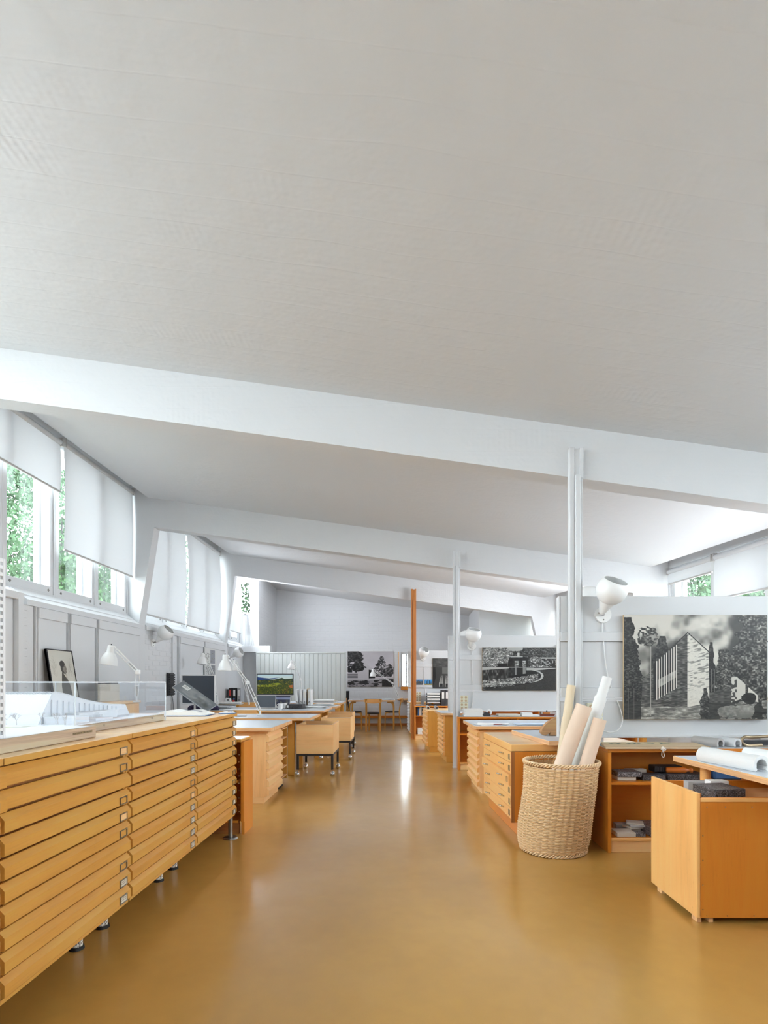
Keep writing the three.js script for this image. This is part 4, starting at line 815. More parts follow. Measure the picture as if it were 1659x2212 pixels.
// photographs are computed pixel by pixel: x, y run from the top left corner, 0 to 1
const BIG = [4096, 4096], nz = (x, y, f, s) => vn(x * f + 7, y * f + 3, BIG, s), fz = (x, y, f, o, s) => { let t = 0, a = 0.5, n = 0; for (let i = 0; i < o; i++) { t += a * nz(x, y, f, s + i); n += a; a *= 0.55; f *= 2.1; } return t / n; };
const st = (a, b, x) => { const t = Math.max(0, Math.min(1, (x - a) / (b - a))); return t * t * (3 - 2 * t); };
const inside = (p, x, y) => { let c = false; for (let i = 0, j = p.length - 1; i < p.length; j = i++) if ((p[i][1] > y) !== (p[j][1] > y) && x < (p[j][0] - p[i][0]) * (y - p[i][1]) / (p[j][1] - p[i][1]) + p[i][0]) c = !c; return c; };
function photoTex(w, h, fn, tint = [1, 0.985, 0.95]) { return dataTex(w, h, (u, v) => { const l = fn(u, 1 - v); return [l * tint[0], l * tint[1], l * tint[2]]; }, 1, 1); }
const fir = (x, y, cx, top, bot, w0, w1, s, k = 1) => { if (y < top) return 0; const t = (y - top) / (bot - top), w = mix(w0, w1, Math.min(1, t)) * (0.45 + 1.1 * fz(x * k, y * k, 16, 3, s)); return Math.abs(x - cx) < w ? 1 : 0; };
const blob = (x, y, cx, cy, rx, ry, s, r = 1) => (Math.hypot((x - cx) / rx, (y - cy) / ry) < 0.55 + 0.8 * r * (fz(x, y, 18, 4, s) - 0.12) ? 1 : 0);
const leafy = (x, y, lo, hi, s, f = 105) => { const a = nz(x, y, f, s), b = fz(x, y, f * 0.28, 3, s + 9); return lo + (hi - lo) * Math.pow(a * 0.55 + b * 0.45, 2.4) * 2.0; };
const houseTex = photoTex(840, 610, (x, y) => {
  const dk = st(0.27, 0.5, fz(x, y * 0.8, 3.2, 4, 401) + 0.42 * (x - 0.42) + 0.15 * (0.35 - y)), br = st(0.50, 0.62, fz(x, y, 4.5, 4, 411)) * (st(0.25, 0.05, Math.hypot((x - 0.62) / 1.1, y - 0.2)) + 0.8 * st(0.14, 0.02, Math.hypot(x - 0.74, y - 0.31)) + 0.7 * st(0.14, 0.02, Math.hypot(x - 0.4, y - 0.2)));
  let l = mix(mix(0.80, 0.15 + 0.14 * fz(x, y, 9, 3, 421), dk), 0.86, Math.min(1, br)); l = mix(l, 0.3, 0.7 * st(0.1, 0.02, Math.hypot(x - 0.12, (y - 0.4) * 0.8)));
  if (fir(x, y, 0.02, 0.02, 1, 0.03, 0.17, 431)) l = leafy(x, y, 0.02, 0.3, 441); if (blob(x, y, 0.17, 0.2, 0.09, 0.13, 451, 0.9) && nz(x, y, 60, 455) > 0.35) l = leafy(x, y, 0.05, 0.5, 461); if (fir(x, y, 0.27, 0.2, 0.9, 0.02, 0.16, 471)) l = leafy(x, y, 0.03, 0.34, 481);
  if (fir(x, y, 0.61, 0.26, 0.9, 0.012, 0.04, 491)) l = leafy(x, y, 0.02, 0.25, 501); if (fir(x, y, 0.70, 0.33, 1, 0.03, 0.10, 511)) l = leafy(x, y, 0.06, 0.55, 521); if (fir(x, y, 0.95, -0.1, 0.9, 0.10, 0.32, 531)) l = leafy(x, y, 0.05, 0.55, 541, 90);
  const gr = 0.83 + 0.05 * (fz(x, y, 5, 2, 551) - 0.5); if (y > gr) { const q = fz(x, y * 3, 26, 4, 561); l = 0.2 + 0.75 * Math.pow(q, 1.3); if (x < 0.12 || (x > 0.56 && fz(x, y, 14, 3, 565) > 0.48)) l *= 0.35; }
  const A = [[0.13, 0.62], [0.37, 0.265], [0.443, 0.172], [0.443, 0.88], [0.12, 0.88]]; if (inside(A, x, y)) { const r = nz(x * 0.35, y, 150, 571), q = nz(x, y, 44, 575); l = 0.12 + 0.42 * r * (0.5 + 0.6 * q); }
  const O = [[0.205, 0.47], [0.363, 0.27], [0.363, 0.70], [0.205, 0.82]]; if (inside(O, x, y)) { l = 0.05 + 0.12 * nz(x, y, 20, 581); if (inside([[0.24, 0.62], [0.363, 0.53], [0.363, 0.60], [0.24, 0.70]], x, y)) l = 0.45 + 0.2 * nz(x, y, 30, 585); }
  for (let i = 0; i < 9; i++) { const a = 0.226 + i * 0.0172; if (x > a && x < a + 0.0062 && y > 0.44 - i * 0.0195 && y < 0.815 - i * 0.014) l = 0.86; }
  const B = [[0.443, 0.165], [0.592, 0.352], [0.598, 0.84], [0.444, 0.885]]; if (inside(B, x, y)) { const r = nz(x * 0.4, y * 1.1 + x * 0.3, 90, 591); l = 0.80 - 0.34 * st(0.55, 0.85, r) * st(0.9, 0.5, y) + 0.06 * nz(x, y, 160, 595); }
  if (Math.abs(y - (0.265 - (x - 0.37) * 1.29)) < 0.006 && x > 0.36 && x < 0.443) l = 0.08; if (Math.abs(y - (0.165 + (x - 0.443) * 1.255)) < 0.006 && x > 0.443 && x < 0.594) l = 0.1;
  if (inside([[0.6, 0.745], [0.752, 0.695], [0.752, 0.84], [0.6, 0.845]], x, y)) l = 0.16 + 0.25 * nz(x * 0.4, y, 120, 601); if (inside([[0.752, 0.6], [0.782, 0.585], [0.85, 0.665], [0.85, 0.79], [0.752, 0.84]], x, y)) l = x < 0.79 && nz(x, y, 60, 611) > 0.45 ? 0.25 : 0.78; if (inside([[0.868, 0.69], [0.935, 0.77], [0.94, 0.84], [0.868, 0.81]], x, y)) l = 0.82;
  if (fir(x, y, 0.568, 0.70, 0.85, 0.008, 0.035, 621)) l = leafy(x, y, 0.04, 0.4, 625); if (blob(x, y, 0.875, 0.8, 0.07, 0.07, 631, 0.6)) l = 0.08 + 0.1 * nz(x, y, 50, 635);
  if (blob(x, y, 0.72, 0.93, 0.10, 0.085, 641, 0.35)) l = 0.3 + 0.4 * fz(x, y, 40, 3, 645); if (blob(x, y, 0.85, 0.93, 0.10, 0.10, 651, 0.3)) l = 0.42 + 0.4 * fz(x, y, 40, 3, 655) * st(1.0, 0.85, y);
  if (Math.abs(x - 0.187) < 0.0028 && y > 0.3 && y < 0.97) l = 0.62; for (const a of [0.03, 0.07]) if (Math.abs(x - a) < 0.002 && y > 0.7) l = 0.4; for (const a of [0.61, 0.632]) if (Math.abs(x - a) < 0.0022 && y > 0.52 && y < 0.74) l = 0.5;
  return l;
}, [1, 0.98, 0.93]);
const pondTex = photoTex(860, 500, (x, y) => {
  let l = leafy(x, y, 0.04, 0.45, 701, 150); if (blob(x, y, 0.45, 0.02, 0.14, 0.08, 703)) l = 0.7; if (x > 0.55) l = leafy(x, y * 1.6, 0.05, 0.55, 705, 130);
  if (blob(x, y, 0.17, 0.22, 0.3, 0.32, 711, 0.7)) l = leafy(x, y, 0.16, 0.95, 715, 150);
  if (inside([[0.36, 0.24], [0.5, 0.2], [0.62, 0.24], [0.62, 0.46], [0.34, 0.46]], x, y)) l = 0.06 + 0.12 * nz(x, y, 40, 721); if (y > 0.205 && y < 0.225 && x > 0.39 && x < 0.55) l = 0.78; if (x > 0.475 && x < 0.505 && y > 0.12 && y < 0.21) l = 0.8; if (y > 0.31 && y < 0.44 && ((x > 0.44 && x < 0.5) || (x > 0.545 && x < 0.59))) l = 0.25 + 0.6 * nz(x, y, 50, 725); if (inside([[0.22, 0.37], [0.34, 0.36], [0.34, 0.45], [0.2, 0.45]], x, y)) l = 0.05;
  if (x > 0.78 && y > 0.23 && y < 0.262) l = 0.74; else if (x > 0.8 && y > 0.262 && y < 0.45) l = nz(x, y, 45, 731) > 0.62 ? 0.62 : 0.1; if (blob(x, y, 0.72, 0.28, 0.1, 0.08, 741)) l = leafy(x, y, 0.2, 0.95, 745, 150); if (blob(x, y, 0.77, 0.46, 0.14, 0.075, 751)) l = leafy(x, y, 0.2, 1, 755, 150);
  if (y > 0.46) { l = 0.10 + 0.5 * Math.pow(nz(x * 3.2, y * 0.9, 18, 761), 2) * st(0.52, 0.2, x); if (y < 0.64 && ((x > 0.445 && x < 0.465) || (x > 0.55 && x < 0.59))) l = 0.55; if (inside([[0.35, 0.66], [0.62, 0.6], [0.56, 0.7], [0.38, 0.7]], x, y)) l = 0.04; }
  if (y > 0.455 && y < 0.49 + (0.3 - x) * 0.12 && x < 0.36) l = 0.74; if (x > 0.36 && x < 0.7 && y > 0.452 && y < 0.468) l = 0.6;
  const cx = 0.62, cy = 0.66, d = Math.hypot((x - cx) / 0.2, (y - cy) / 0.15), lawn = (x > 0.64 && y > 0.52 && d > 1.08) || y > 0.82 + (0.75 - x) * 0.22; if (lawn) l = 0.13 + 0.14 * nz(x, y * 2, 120, 771); if (d > 0.9 && d < 1.06 && (x > 0.64) && y > 0.52) l = 0.55 + 0.3 * nz(x, y, 90, 775); if (x > 0.6 && y > 0.475 && y < 0.53 && y < 0.5 + (0.93 - x) * 0.16) l = 0.72;
  const bank = 0.84 - 0.16 * Math.pow(x / 0.75, 2); if (x < 0.76 && Math.abs(y - bank) < 0.06 + 0.05 * fz(x, y, 20, 3, 781)) l = leafy(x, y, 0.08, 0.95, 785, 140); if (x < 0.45 && Math.abs(y - (0.865 - x * 0.12)) < 0.022) l = 0.4 + 0.5 * nz(x, y, 40, 791);
  return l;
}, [0.95, 0.955, 0.94]);
const treeTex = photoTex(480, 368, (x, y) => {
  let l = 0.66 + 0.16 * y + 0.08 * fz(x, y, 4, 3, 801);
  if (inside([[0.2, 0.32], [0.38, 0.32], [0.6, 0.54], [0.6, 0.77], [0.2, 0.77]], x, y)) l = 0.74; if (inside([[0.35, 0.41], [0.41, 0.44], [0.41, 0.48], [0.345, 0.46]], x, y)) l = 0.12; if (inside([[0.46, 0.52], [0.6, 0.55], [0.6, 0.77], [0.46, 0.77]], x, y)) l = 0.12; if (x < 0.22 && y > 0.62 && y < 0.77) l = (y * 24) % 1 > 0.5 ? 0.35 : 0.66;
  if (blob(x, y, 0.14, 0.14, 0.24, 0.22, 811, 0.9) || blob(x, y, 0.22, 0.44, 0.17, 0.18, 821, 0.9) || (x < 0.1 && y < 0.6 && nz(x, y, 30, 825) > 0.3)) l = leafy(x, y, 0.03, 0.35, 831, 44);
  if (fir(x, y, 0.74, 0.14, 0.66, 0.03, 0.2, 841) && y < 0.73 || blob(x, y, 0.92, 0.54, 0.13, 0.2, 851, 0.8)) l = leafy(x, y, 0.05, 0.75, 861, 50);
  const g = 0.79 - x * 0.05; if (y > g) l = 0.72; if (y > g + 0.045) { l = 0.09 + 0.1 * nz(x, y, 50, 871); const sh = fz(x * 0.7, y * 2.4, 14, 3, 881); if (sh > 0.56 && x < 0.75) l = 0.6; } return l;
}, [1, 0.97, 0.99]);
const rowsTex = canvasTex(360, 660, (c, w, h) => {
  c.fillStyle = G(0.22); c.fillRect(0, 0, w, h); for (let i = 0; i < 700; i++) { c.fillStyle = G(rr(0.12, 0.45)); c.fillRect(rr(0, w), rr(0, 200), rr(20, 90), 2); } poly(c, [[0, 200], [50, 200], [60, 420], [0, 660]], G(0.08)); poly(c, [[180, 200], [360, 200], [360, 340], [180, 340]], G(0.4));
  for (const [x0, dx] of [[110, 0], [200, 26], [290, 50]]) for (let i = 9; i >= 0; i--) { const t = i / 9, x = mix(x0 + dx, x0 + 40, t) + 10, y = mix(540, 370, t), s = mix(1, 0.28, t); c.fillStyle = G(0.72); c.fillRect(x, y, 80 * s, 12 * s); c.fillRect(x, y, 7 * s, 90 * s); c.fillRect(x + 73 * s, y, 7 * s, 90 * s); c.fillStyle = G(0.1); c.fillRect(x + 9 * s, y + 14 * s, 60 * s, 60 * s); }
});
const postA = canvasTex(160, 110, (c, w, h) => { c.fillStyle = '#4a86c0'; c.fillRect(0, 0, w, h); poly(c, [[0, 60], [50, 20], [110, 40], [160, 30], [160, 110], [0, 110]], '#3d5060'); leaves(c, 0, 40, w, 105, 140, 0.2, 0.6, 5); });
const postB = canvasTex(160, 110, (c, w, h) => { c.fillStyle = '#3f90cf'; c.fillRect(0, 0, w, h); c.fillStyle = '#8a7a2c'; c.fillRect(0, 82, w, 28); for (const [x, k] of [[40, 60], [62, 90], [95, 70], [130, 50]]) { c.fillStyle = '#26333a'; c.fillRect(x, 90 - k, 14, k); } });
const D1 = 4.11, D2 = 7.72, D3 = 11.52;
function framed(tex, label, px0, px1, py0, py1, D, t, name = 'photo_panel', cat = 'photograph') {
  const a = P(px0, py0, D - t), b = P(px1, py1, D - t); return picture(name, label, cat, tex, b.x - a.x, a.y - b.y, t - 0.002, [(a.x + b.x) / 2, (a.y + b.y) / 2, -D], 0, M.kraft);
}
framed(houseTex, 'large black and white photograph of a gabled brick house among trees', 1347.5, 1657, 1328.5, 1554, D1 - 0.018, 0.022);
framed(pondTex, 'black and white photograph of a garden pond on the white partition', 1041.5, 1201, 1398.7, 1492, D2 - 0.018, 0.022);
framed(treeTex, 'black and white photograph of trees and a pale building on the brick wall', 750.8, 850, 1407, 1483.5, 14.75, 0.03);
framed(rowsTex, 'black and white print of rows of stools next to dark binders', 934.5, 976, 1422, 1487, D3 - 0.018, 0.012);
framed(postA, 'small colour postcard with blue-grey building under the ball lamp', 898, 913.5, 1468, 1479.5, D3 - 0.018, 0.006, 'postcard', 'postcard');
framed(postB, 'small colour postcard with dark towers on blue sky beside the stool print', 917, 933.5, 1468, 1479.5, D3 - 0.018, 0.006, 'postcard', 'postcard');
{ // narrow colour print at the end of the pond partition
  const t = canvasTex(60, 240, (c, w, h) => { c.fillStyle = '#2a2520'; c.fillRect(0, 0, w, h); leaves(c, 0, 0, w, 60, 30, 0.2, 0.5, 6); c.fillStyle = '#a8541c'; c.fillRect(20, 10, 16, 44); c.fillStyle = '#d8d8d4'; c.fillRect(0, 66, 26, 24); c.fillRect(0, 206, 26, 24); c.fillStyle = '#8c8c88'; c.fillRect(0, 90, 26, 116); });
  framed(t, 'narrow dark colour print leaning at the edge of the pond photograph', 1202.5, 1209, 1392, 1492, D2 - 0.018, 0.02, 'print', 'print');
}
{ // leaning framed portrait on the sideboard
  const t = canvasTex(360, 480, (c, w, h) => { c.fillStyle = '#cfccc2'; c.fillRect(0, 0, w, h); c.strokeStyle = '#a09c92'; c.lineWidth = 1.2; for (let i = 0; i < 26; i++) { c.beginPath(); const L = i % 2; c.moveTo(L ? rr(20, 110) : rr(260, 340), rr(60, 240)); c.bezierCurveTo(L ? rr(10, 130) : rr(240, 350), rr(20, 260), L ? rr(10, 130) : rr(250, 350), rr(40, 280), L ? rr(20, 120) : rr(260, 350), rr(60, 300)); c.stroke(); }
    c.fillStyle = '#4a4640'; c.beginPath(); c.ellipse(196, 160, 38, 54, 0.1, 0, 7); c.fill(); c.fillStyle = '#8d887e'; c.beginPath(); c.ellipse(214, 168, 24, 40, 0.05, 0, 7); c.fill(); poly(c, [[234, 150], [246, 176], [236, 182], [238, 204], [222, 214], [205, 190]], '#7b766c'); c.fillStyle = '#35322e'; c.beginPath(); c.ellipse(186, 128, 36, 30, -0.3, 0, 7); c.fill(); c.fillRect(210, 150, 26, 4);
    poly(c, [[168, 205], [222, 215], [232, 262], [262, 330], [275, 480], [130, 480], [136, 330]], '#4b473f'); poly(c, [[185, 215], [222, 222], [230, 268]], '#cfc9bb'); for (let i = 0; i < 400; i++) { c.fillStyle = G(rr(0.12, 0.42)); c.fillRect(rr(138, 266), rr(290, 480), 4, 4); } });
  const o = picture('framed_portrait', 'black framed print of a person in profile wearing a jacket, leaning on the cupboards', 'picture', t, 0.43, 0.56, 0.022, [-3.45, 1.24, -5.66], Math.PI / 2, M.black);
  o.rotation.set(-0.16, Math.PI / 2, 0, 'YXZ'); o.position.set(-3.53, 1.236, -5.70);
  for (const [a, b, e, f] of [[-0.215, 0.215, 0.27, 0.28], [-0.215, 0.215, -0.28, -0.27], [-0.215, -0.205, -0.28, 0.28], [0.205, 0.215, -0.28, 0.28]]) part('frame_edge', bar(a, b, e, f, 0.001, 0.03, 0.001), M.black, o);
}
{ // sheets pinned to the cupboard panel past the first rib
  const t = canvasTex(150, 240, (c, w, h) => { c.fillStyle = '#d6d6d4'; c.fillRect(0, 0, w, h); c.fillStyle = '#8e909a'; c.fillRect(70, 14, 60, 100); c.fillRect(70, 126, 62, 110); leaves(c, 14, 40, 60, 230, 120, 0.3, 0.7, 4); leaves(c, 72, 130, 130, 236, 120, 0.3, 0.65, 4); leaves(c, 72, 20, 130, 112, 60, 0.4, 0.6, 4); });
  const o = picture('pinned_sheet', 'pale sheet of grey plan prints pinned to the cupboard panel', 'print', t, 0.66, 0.62, 0.003, [-3.594, 1.52, -10.42], Math.PI / 2, M.paper);
  const y = picture('note_sheet', 'small yellowed note hanging on the wall beyond the rib', 'note', canvasTex(40, 80, (c, w, h) => { c.fillStyle = '#b98b45'; c.fillRect(0, 0, w, h); c.fillStyle = '#d9c06a'; c.fillRect(0, 40, w, 40); leaves(c, 0, 0, w, 40, 12, 0.2, 0.5, 5); }), 0.16, 0.2, 0.004, [X_(479, 11.5), Y_(1461, 11.5), -11.55], 0.7, M.kraft);
}
// ---------------------------------------------------------------- wicker basket and the rolls in it
{
  const D = 3.84, prof = [[1838, 1128, 1262], [1826, 1121, 1266], [1808, 1119, 1271], [1780, 1120, 1274], [1740, 1126.5, 1279], [1700, 1132, 1284.5], [1660, 1133, 1288], [1640, 1133, 1292]];
  const H = 0.632, ys = prof.map(([y], i) => H * (1838 - y) / (1838 - 1640));
  const at = (y, f) => { let i = 0; while (i < ys.length - 2 && y > ys[i + 1]) i++; const t = Math.min(1, Math.max(0, (y - ys[i]) / (ys[i + 1] - ys[i]))); return f(prof[i]) * (1 - t) + f(prof[i + 1]) * t; };
  const cx = (y) => X_(at(y, (p) => (p[1] + p[2]) / 2), D), rad = (y) => at(y, (p) => (p[2] - p[1]) / 2) * D / F, X0 = cx(0);
  const o = thing('wicker_basket', 'tall leaning wicker basket full of paper rolls', 'basket', [X0, 0, -D]);
  const N = 36, rows = 64, seg = N * 4;
  function rowsGeo(a, b) {
    const pos = [], nor = [], uv = [], idx = [], R = 5; let base = 0;
    for (let k = a; k < b; k += 2) {
      const y = 0.03 + k * (H - 0.06) / rows, c = cx(y) - X0, r0 = rad(y) - 0.012, wob = rr(-0.0008, 0.0008);
      for (let s = 0; s <= seg; s++) {
        const th = s / seg * 6.28318, bulge = 0.0105 * (Math.pow(Math.abs(Math.cos(N * th / 2)), 0.7)) + 0.0016 * Math.cos(N * th / 2 + k * Math.PI), r = r0 + bulge + wob;
        for (let q = 0; q <= R; q++) { const f = q / R * 6.28318, t = 0.0043; pos.push(c + (r + t * Math.cos(f)) * Math.sin(th), y + t * 0.98 * Math.sin(f), (r + t * Math.cos(f)) * Math.cos(th)); nor.push(Math.cos(f) * Math.sin(th), Math.sin(f), Math.cos(f) * Math.cos(th)); uv.push(th * r, f * 0.01); }
      }
      for (let s = 0; s < seg; s++) for (let q = 0; q < R; q++) { const i = base + s * (R + 1) + q, j = i + R + 1; idx.push(i, j, i + 1, j, j + 1, i + 1); }
      base += (seg + 1) * (R + 1);
    }
    const g = new THREE.BufferGeometry(); g.setAttribute('position', new THREE.Float32BufferAttribute(pos, 3)); g.setAttribute('normal', new THREE.Float32BufferAttribute(nor, 3)); g.setAttribute('uv', new THREE.Float32BufferAttribute(uv, 2)); g.setIndex(idx); return g;
  }
  for (const k of [0, 1]) part('weave', rowsGeo(k, rows), k ? M.wicker : M.wickerB, o).userData.kind = 'stuff';
  const st = []; for (let i = 0; i < N; i++) { const th = (i + 0.5) / N * 6.28318, p = []; for (let y = 0.01; y <= H - 0.01; y += 0.06) p.push([cx(y) - X0 + (rad(y) - 0.017) * Math.sin(th), y, (rad(y) - 0.017) * Math.cos(th)]); st.push(tube(p, 0.0042, 12, 5)); }
  const sk = part('stakes', join(st), M.wickerDark, o); sk.userData.kind = 'stuff';
  const braid = (y, n, m, a, t, mat, name) => { const l = []; for (let k = 0; k < n; k++) { const p = []; for (let s = 0; s < 260; s++) { const th = s / 260 * 6.28318, f = m * th + k * 6.28318 / n; p.push([cx(y) - X0 + (rad(y) - 0.004 + a * Math.cos(f)) * Math.sin(th), y + a * 1.15 * Math.sin(f), (rad(y) - 0.004 + a * Math.cos(f)) * Math.cos(th)]); } l.push(tube(p, t, 420, 5, true)); } part(name, join(l), mat, o); };
  braid(H - 0.014, 3, 22, 0.0085, 0.0058, M.wicker, 'rim_braid'); braid(0.016, 3, 20, 0.0085, 0.006, M.wicker, 'foot_braid');
  part('bottom', new THREE.CylinderGeometry(rad(0.03) - 0.012, rad(0.03) - 0.012, 0.01, 32), M.wickerDark, o, [0, 0.024, 0]);
  // rolls: from a point low in the basket to the visible top
  const roll = (name, label, topPx, botPx, dT, dB, r, mat, steps) => {
    const a = P(...botPx, dB), b = P(...topPx, dT), dir = b.clone().sub(a).normalize(); let a2 = a.clone().addScaledVector(dir, -(a.y - 0.2) / dir.y);
    const L = b.distanceTo(a2), g = thing(name, label, 'paper roll', a2.toArray(), 0, 'paper rolls in the wicker basket'); g.quaternion.setFromUnitVectors(V(0, 1, 0), dir);
    const sleeve = (r1, y0, y1) => lathe([[r1, y0], [r1, y1], [r1 - 0.003, y1], [r1 - 0.003, y0], [r1, y0]], 26);
    (steps ?? [[r, 0, 1]]).forEach(([rs, t0, t1], i) => part(i ? 'inner_sheet' : 'sheet', sleeve(rs, t0 * L, t1 * L), Array.isArray(mat) ? mat[i] ?? mat[0] : mat, g));
    const sp = []; for (let i = 0; i < 70; i++) { const q = i / 70 * 3.4 * 6.28, k = (r - 0.006) * (1 - 0.55 * i / 70); sp.push([k * Math.cos(q), 0, k * Math.sin(q)]); }
    return g;
  };
  roll('paper_roll', 'slim cream paper roll leaning on the white post', [1234, 1480], [1213, 1640], 4.0, 4.0, 0.031, [M.cream, M.cream], [[0.031, 0, 1], [0.036, 0.0, 0.75]]);
  roll('paper_roll', 'thick pinkish paper roll at the front of the basket', [1262, 1524], [1219, 1640], 3.78, 3.80, 0.055, M.pinkPaper);
  roll('paper_roll', 'tall white tracing paper roll of stepped sheets', [1312, 1463], [1255, 1640], 3.9, 3.9, 0.036, [M.trace, M.trace, M.paper, M.paper], [[0.05, 0, 0.62], [0.047, 0.5, 0.74], [0.042, 0.6, 0.86], [0.034, 0.7, 1]]);
  roll('paper_roll', 'short pink paper roll at the basket edge', [1296, 1553], [1270, 1640], 3.74, 3.75, 0.045, M.pinkPaper);
}
// ---------------------------------------------------------------- models and books on the plan chests
{
  const o = thing('model_plinth', 'low plywood plinth with a printed site plan and small lettering on its edge', 'plinth', [0, FT + 0.001, 0]);
  part('base', bar(-2.06, -1.302, 0, 0.048, -0.9, -2.345, 0.002, 'z'), M.plinthPly, o);
  const map = canvasTex(512, 512, (c, w, h) => { c.fillStyle = '#dedede'; c.fillRect(0, 0, w, h); for (let i = 0; i < 260; i++) { c.fillStyle = ['#b9c08a', '#cfd3c0', '#a9ad9a', '#c8c8c8'][i % 4]; c.fillRect(rr(0, 330), rr(0, 512), rr(8, 50), rr(4, 26)); } });
  const top = new THREE.PlaneGeometry(0.75, 1.44); top.rotateX(-Math.PI / 2); part('site_plan', top, S({ map, roughness: 0.35 }), o, [-1.681, 0.0488, -1.6225]);
  const txt = canvasTex(512, 48, (c, w, h) => { c.clearRect(0, 0, w, h); c.fillStyle = '#8f7a58'; c.fillRect(0, 0, w, h); c.fillStyle = '#3c2f1a'; let x = 8; for (const n of [4, 4, 3, 3, 7]) { for (let i = 0; i < n; i++) { const k = 10 + Math.floor(rnd() * 6); c.fillRect(x, 10, 5, 26); c.fillRect(x, [10, 20, 31][i % 3], k, 5); if (i % 2) c.fillRect(x + k - 4, 10, 5, 26); x += k + 6; } x += 22; } });
  const pl = new THREE.PlaneGeometry(0.14, 0.009); pl.rotateY(Math.PI / 2); const tm = S({ map: txt, roughness: 0.6 }); part('lettering', pl, tm, o, [-1.3012, 0.028, -2.245]);
}
{
  const x0 = -2.12, x1 = -1.45, D0 = 2.437, D1 = 3.37, o = thing('building_model', 'white architectural model with a sweeping roof inside the clear case', 'model', [0, FT + 0.001, 0]), b = 0.042;
  part('base', bar(x0, x1, 0, b - 0.004, -D0, -D1, 0.002, 'z'), M.plinthPly, o); part('ground', bar(x0 + 0.004, x1 - 0.004, b - 0.0038, b, -D0 - 0.004, -D1 + 0.004, 0.001), M.model, o);
  for (const D of [2.68, 3.2]) part('bolt', rod([x1 - 0.004, 0.024, -D], [x1 + 0.004, 0.024, -D], 0.006, 10), M.steel, o);
  const pr = [[2.47, b], [2.50, 0.09], [2.565, 0.178], [2.60, 0.187], [2.68, 0.175], [2.80, 0.150], [2.95, 0.125], [3.10, 0.108], [3.22, 0.102], [3.262, 0.104], [3.31, b]];
  const hall = prism(pr.map(([d, y]) => [-d, y]), -0.155, 0.155, 'x'); hall.rotateY(-Math.PI / 2); part('hall', hall, M.model, o, [-1.79, 0, 0]);
  for (let i = 0; i < 22; i++) { const k = i / 21, x = -1.945 + 0.31 * k, h = join(pr.slice(2, 9).map(([d, y], j, A) => j ? rod([x, A[j - 1][1] + 0.0015, -A[j - 1][0]], [x, y + 0.0015, -d], 0.0028, 5) : rod([x, y, -d], [x, y, -d - 0.001], 0.002, 5))); part('roof_rib', h, M.model, o); }
  for (let i = 0; i < 14; i++) part('facade_fin', bar(-1.634, -1.628, b, b + 0.05 + 0.06 * (1 - i / 14), -2.56 - i * 0.045, -2.563 - i * 0.045, 0), M.model, o);
  part('low_block', bar(-1.63, -1.5, b, b + 0.034, -2.5, -2.64, 0.001), M.model, o); part('low_block', bar(-1.63, -1.56, b, b + 0.042, -2.66, -3.02, 0.001), M.model, o); part('low_block', bar(-1.555, -1.5, b, b + 0.012, -2.7, -2.86, 0.001), M.model, o);
  for (let i = 0; i < 16; i++) part('column', rod([-1.555, b, -2.68 - i * 0.012], [-1.555, b + 0.026, -2.68 - i * 0.012], 0.0012, 4), M.model, o);
  function twig() { const l = []; const grow = (p, d, len, r, k) => { const e = p.clone().addScaledVector(d, len); l.push(rod(p.toArray(), e.toArray(), r, 4, r * 0.7)); if (k) for (let i = 0; i < 3; i++) grow(e, d.clone().add(V(rr(-0.8, 0.8), rr(0, 0.4), rr(-0.8, 0.8))).normalize(), len * 0.68, r * 0.65, k - 1); }; grow(V(0, 0, 0), V(rr(-0.1, 0.1), 1, rr(-0.1, 0.1)).normalize(), 0.02, 0.0011, 3); return join(l); }
  const tw = [twig(), twig(), twig()], mt = S({ color: C(0.62, 0.56, 0.55), roughness: 0.8 });
  for (let i = 0; i < 44; i++) { const x = rr(-2.1, -1.48), D = i < 34 ? rr(2.45, 2.53) : rr(2.46, 2.62); if (x > -1.65 && D > 2.49 && i > 3) continue; const t = part('model_tree', tw[i % 3], mt, o, [x, b, -D]); t.rotation.y = rr(0, 6); t.scale.setScalar(rr(0.8, 1.2)); }
  const cs = thing('acrylic_case', 'clear acrylic case standing over the white building model', 'display case', [0, FT + 0.002, 0]), T = 1.176 - FT - 0.002, e = 0.004;
  const X0 = x0 - 0.008, X1 = x1 + 0.008, A = D0 - 0.008, B = D1 + 0.008;
  part('front_pane', bar(X1 - e, X1, 0, T, -A, -B, 0), M.acrylic, cs); part('rear_pane', bar(X0, X0 + e, 0, T, -A, -B, 0), M.acrylic, cs);
  part('end_pane', bar(X0 + e, X1 - e, 0, T, -A, -A - e, 0), M.acrylic, cs); part('end_pane', bar(X0 + e, X1 - e, 0, T, -B + e, -B, 0), M.acrylic, cs); part('lid', bar(X0, X1, T, T + e, -A, -B, 0), M.acrylic, cs);
  const ed = [[X0, X0 + e, T, T + 0.006, A, B], [X1 - e, X1 + 0.001, T - 0.001, T + 0.006, A, B], [X0, X1, T, T + 0.006, A - 0.001, A + e], [X0, X1, T, T + 0.006, B - e, B]];
  for (const [a, c, y0, y1, d0, d1] of ed) part('polished_edge', bar(a, c, y0, y1, -d0, -d1, 0), M.acrylicEdge, cs);
  for (const [a, d] of [[X1 - e, A], [X1 - e, B - e], [X0, A], [X0, B - e]]) part('polished_edge', bar(a, a + e + 0.001, 0, T, -d, -d - e, 0), M.acrylicEdge, cs);
}
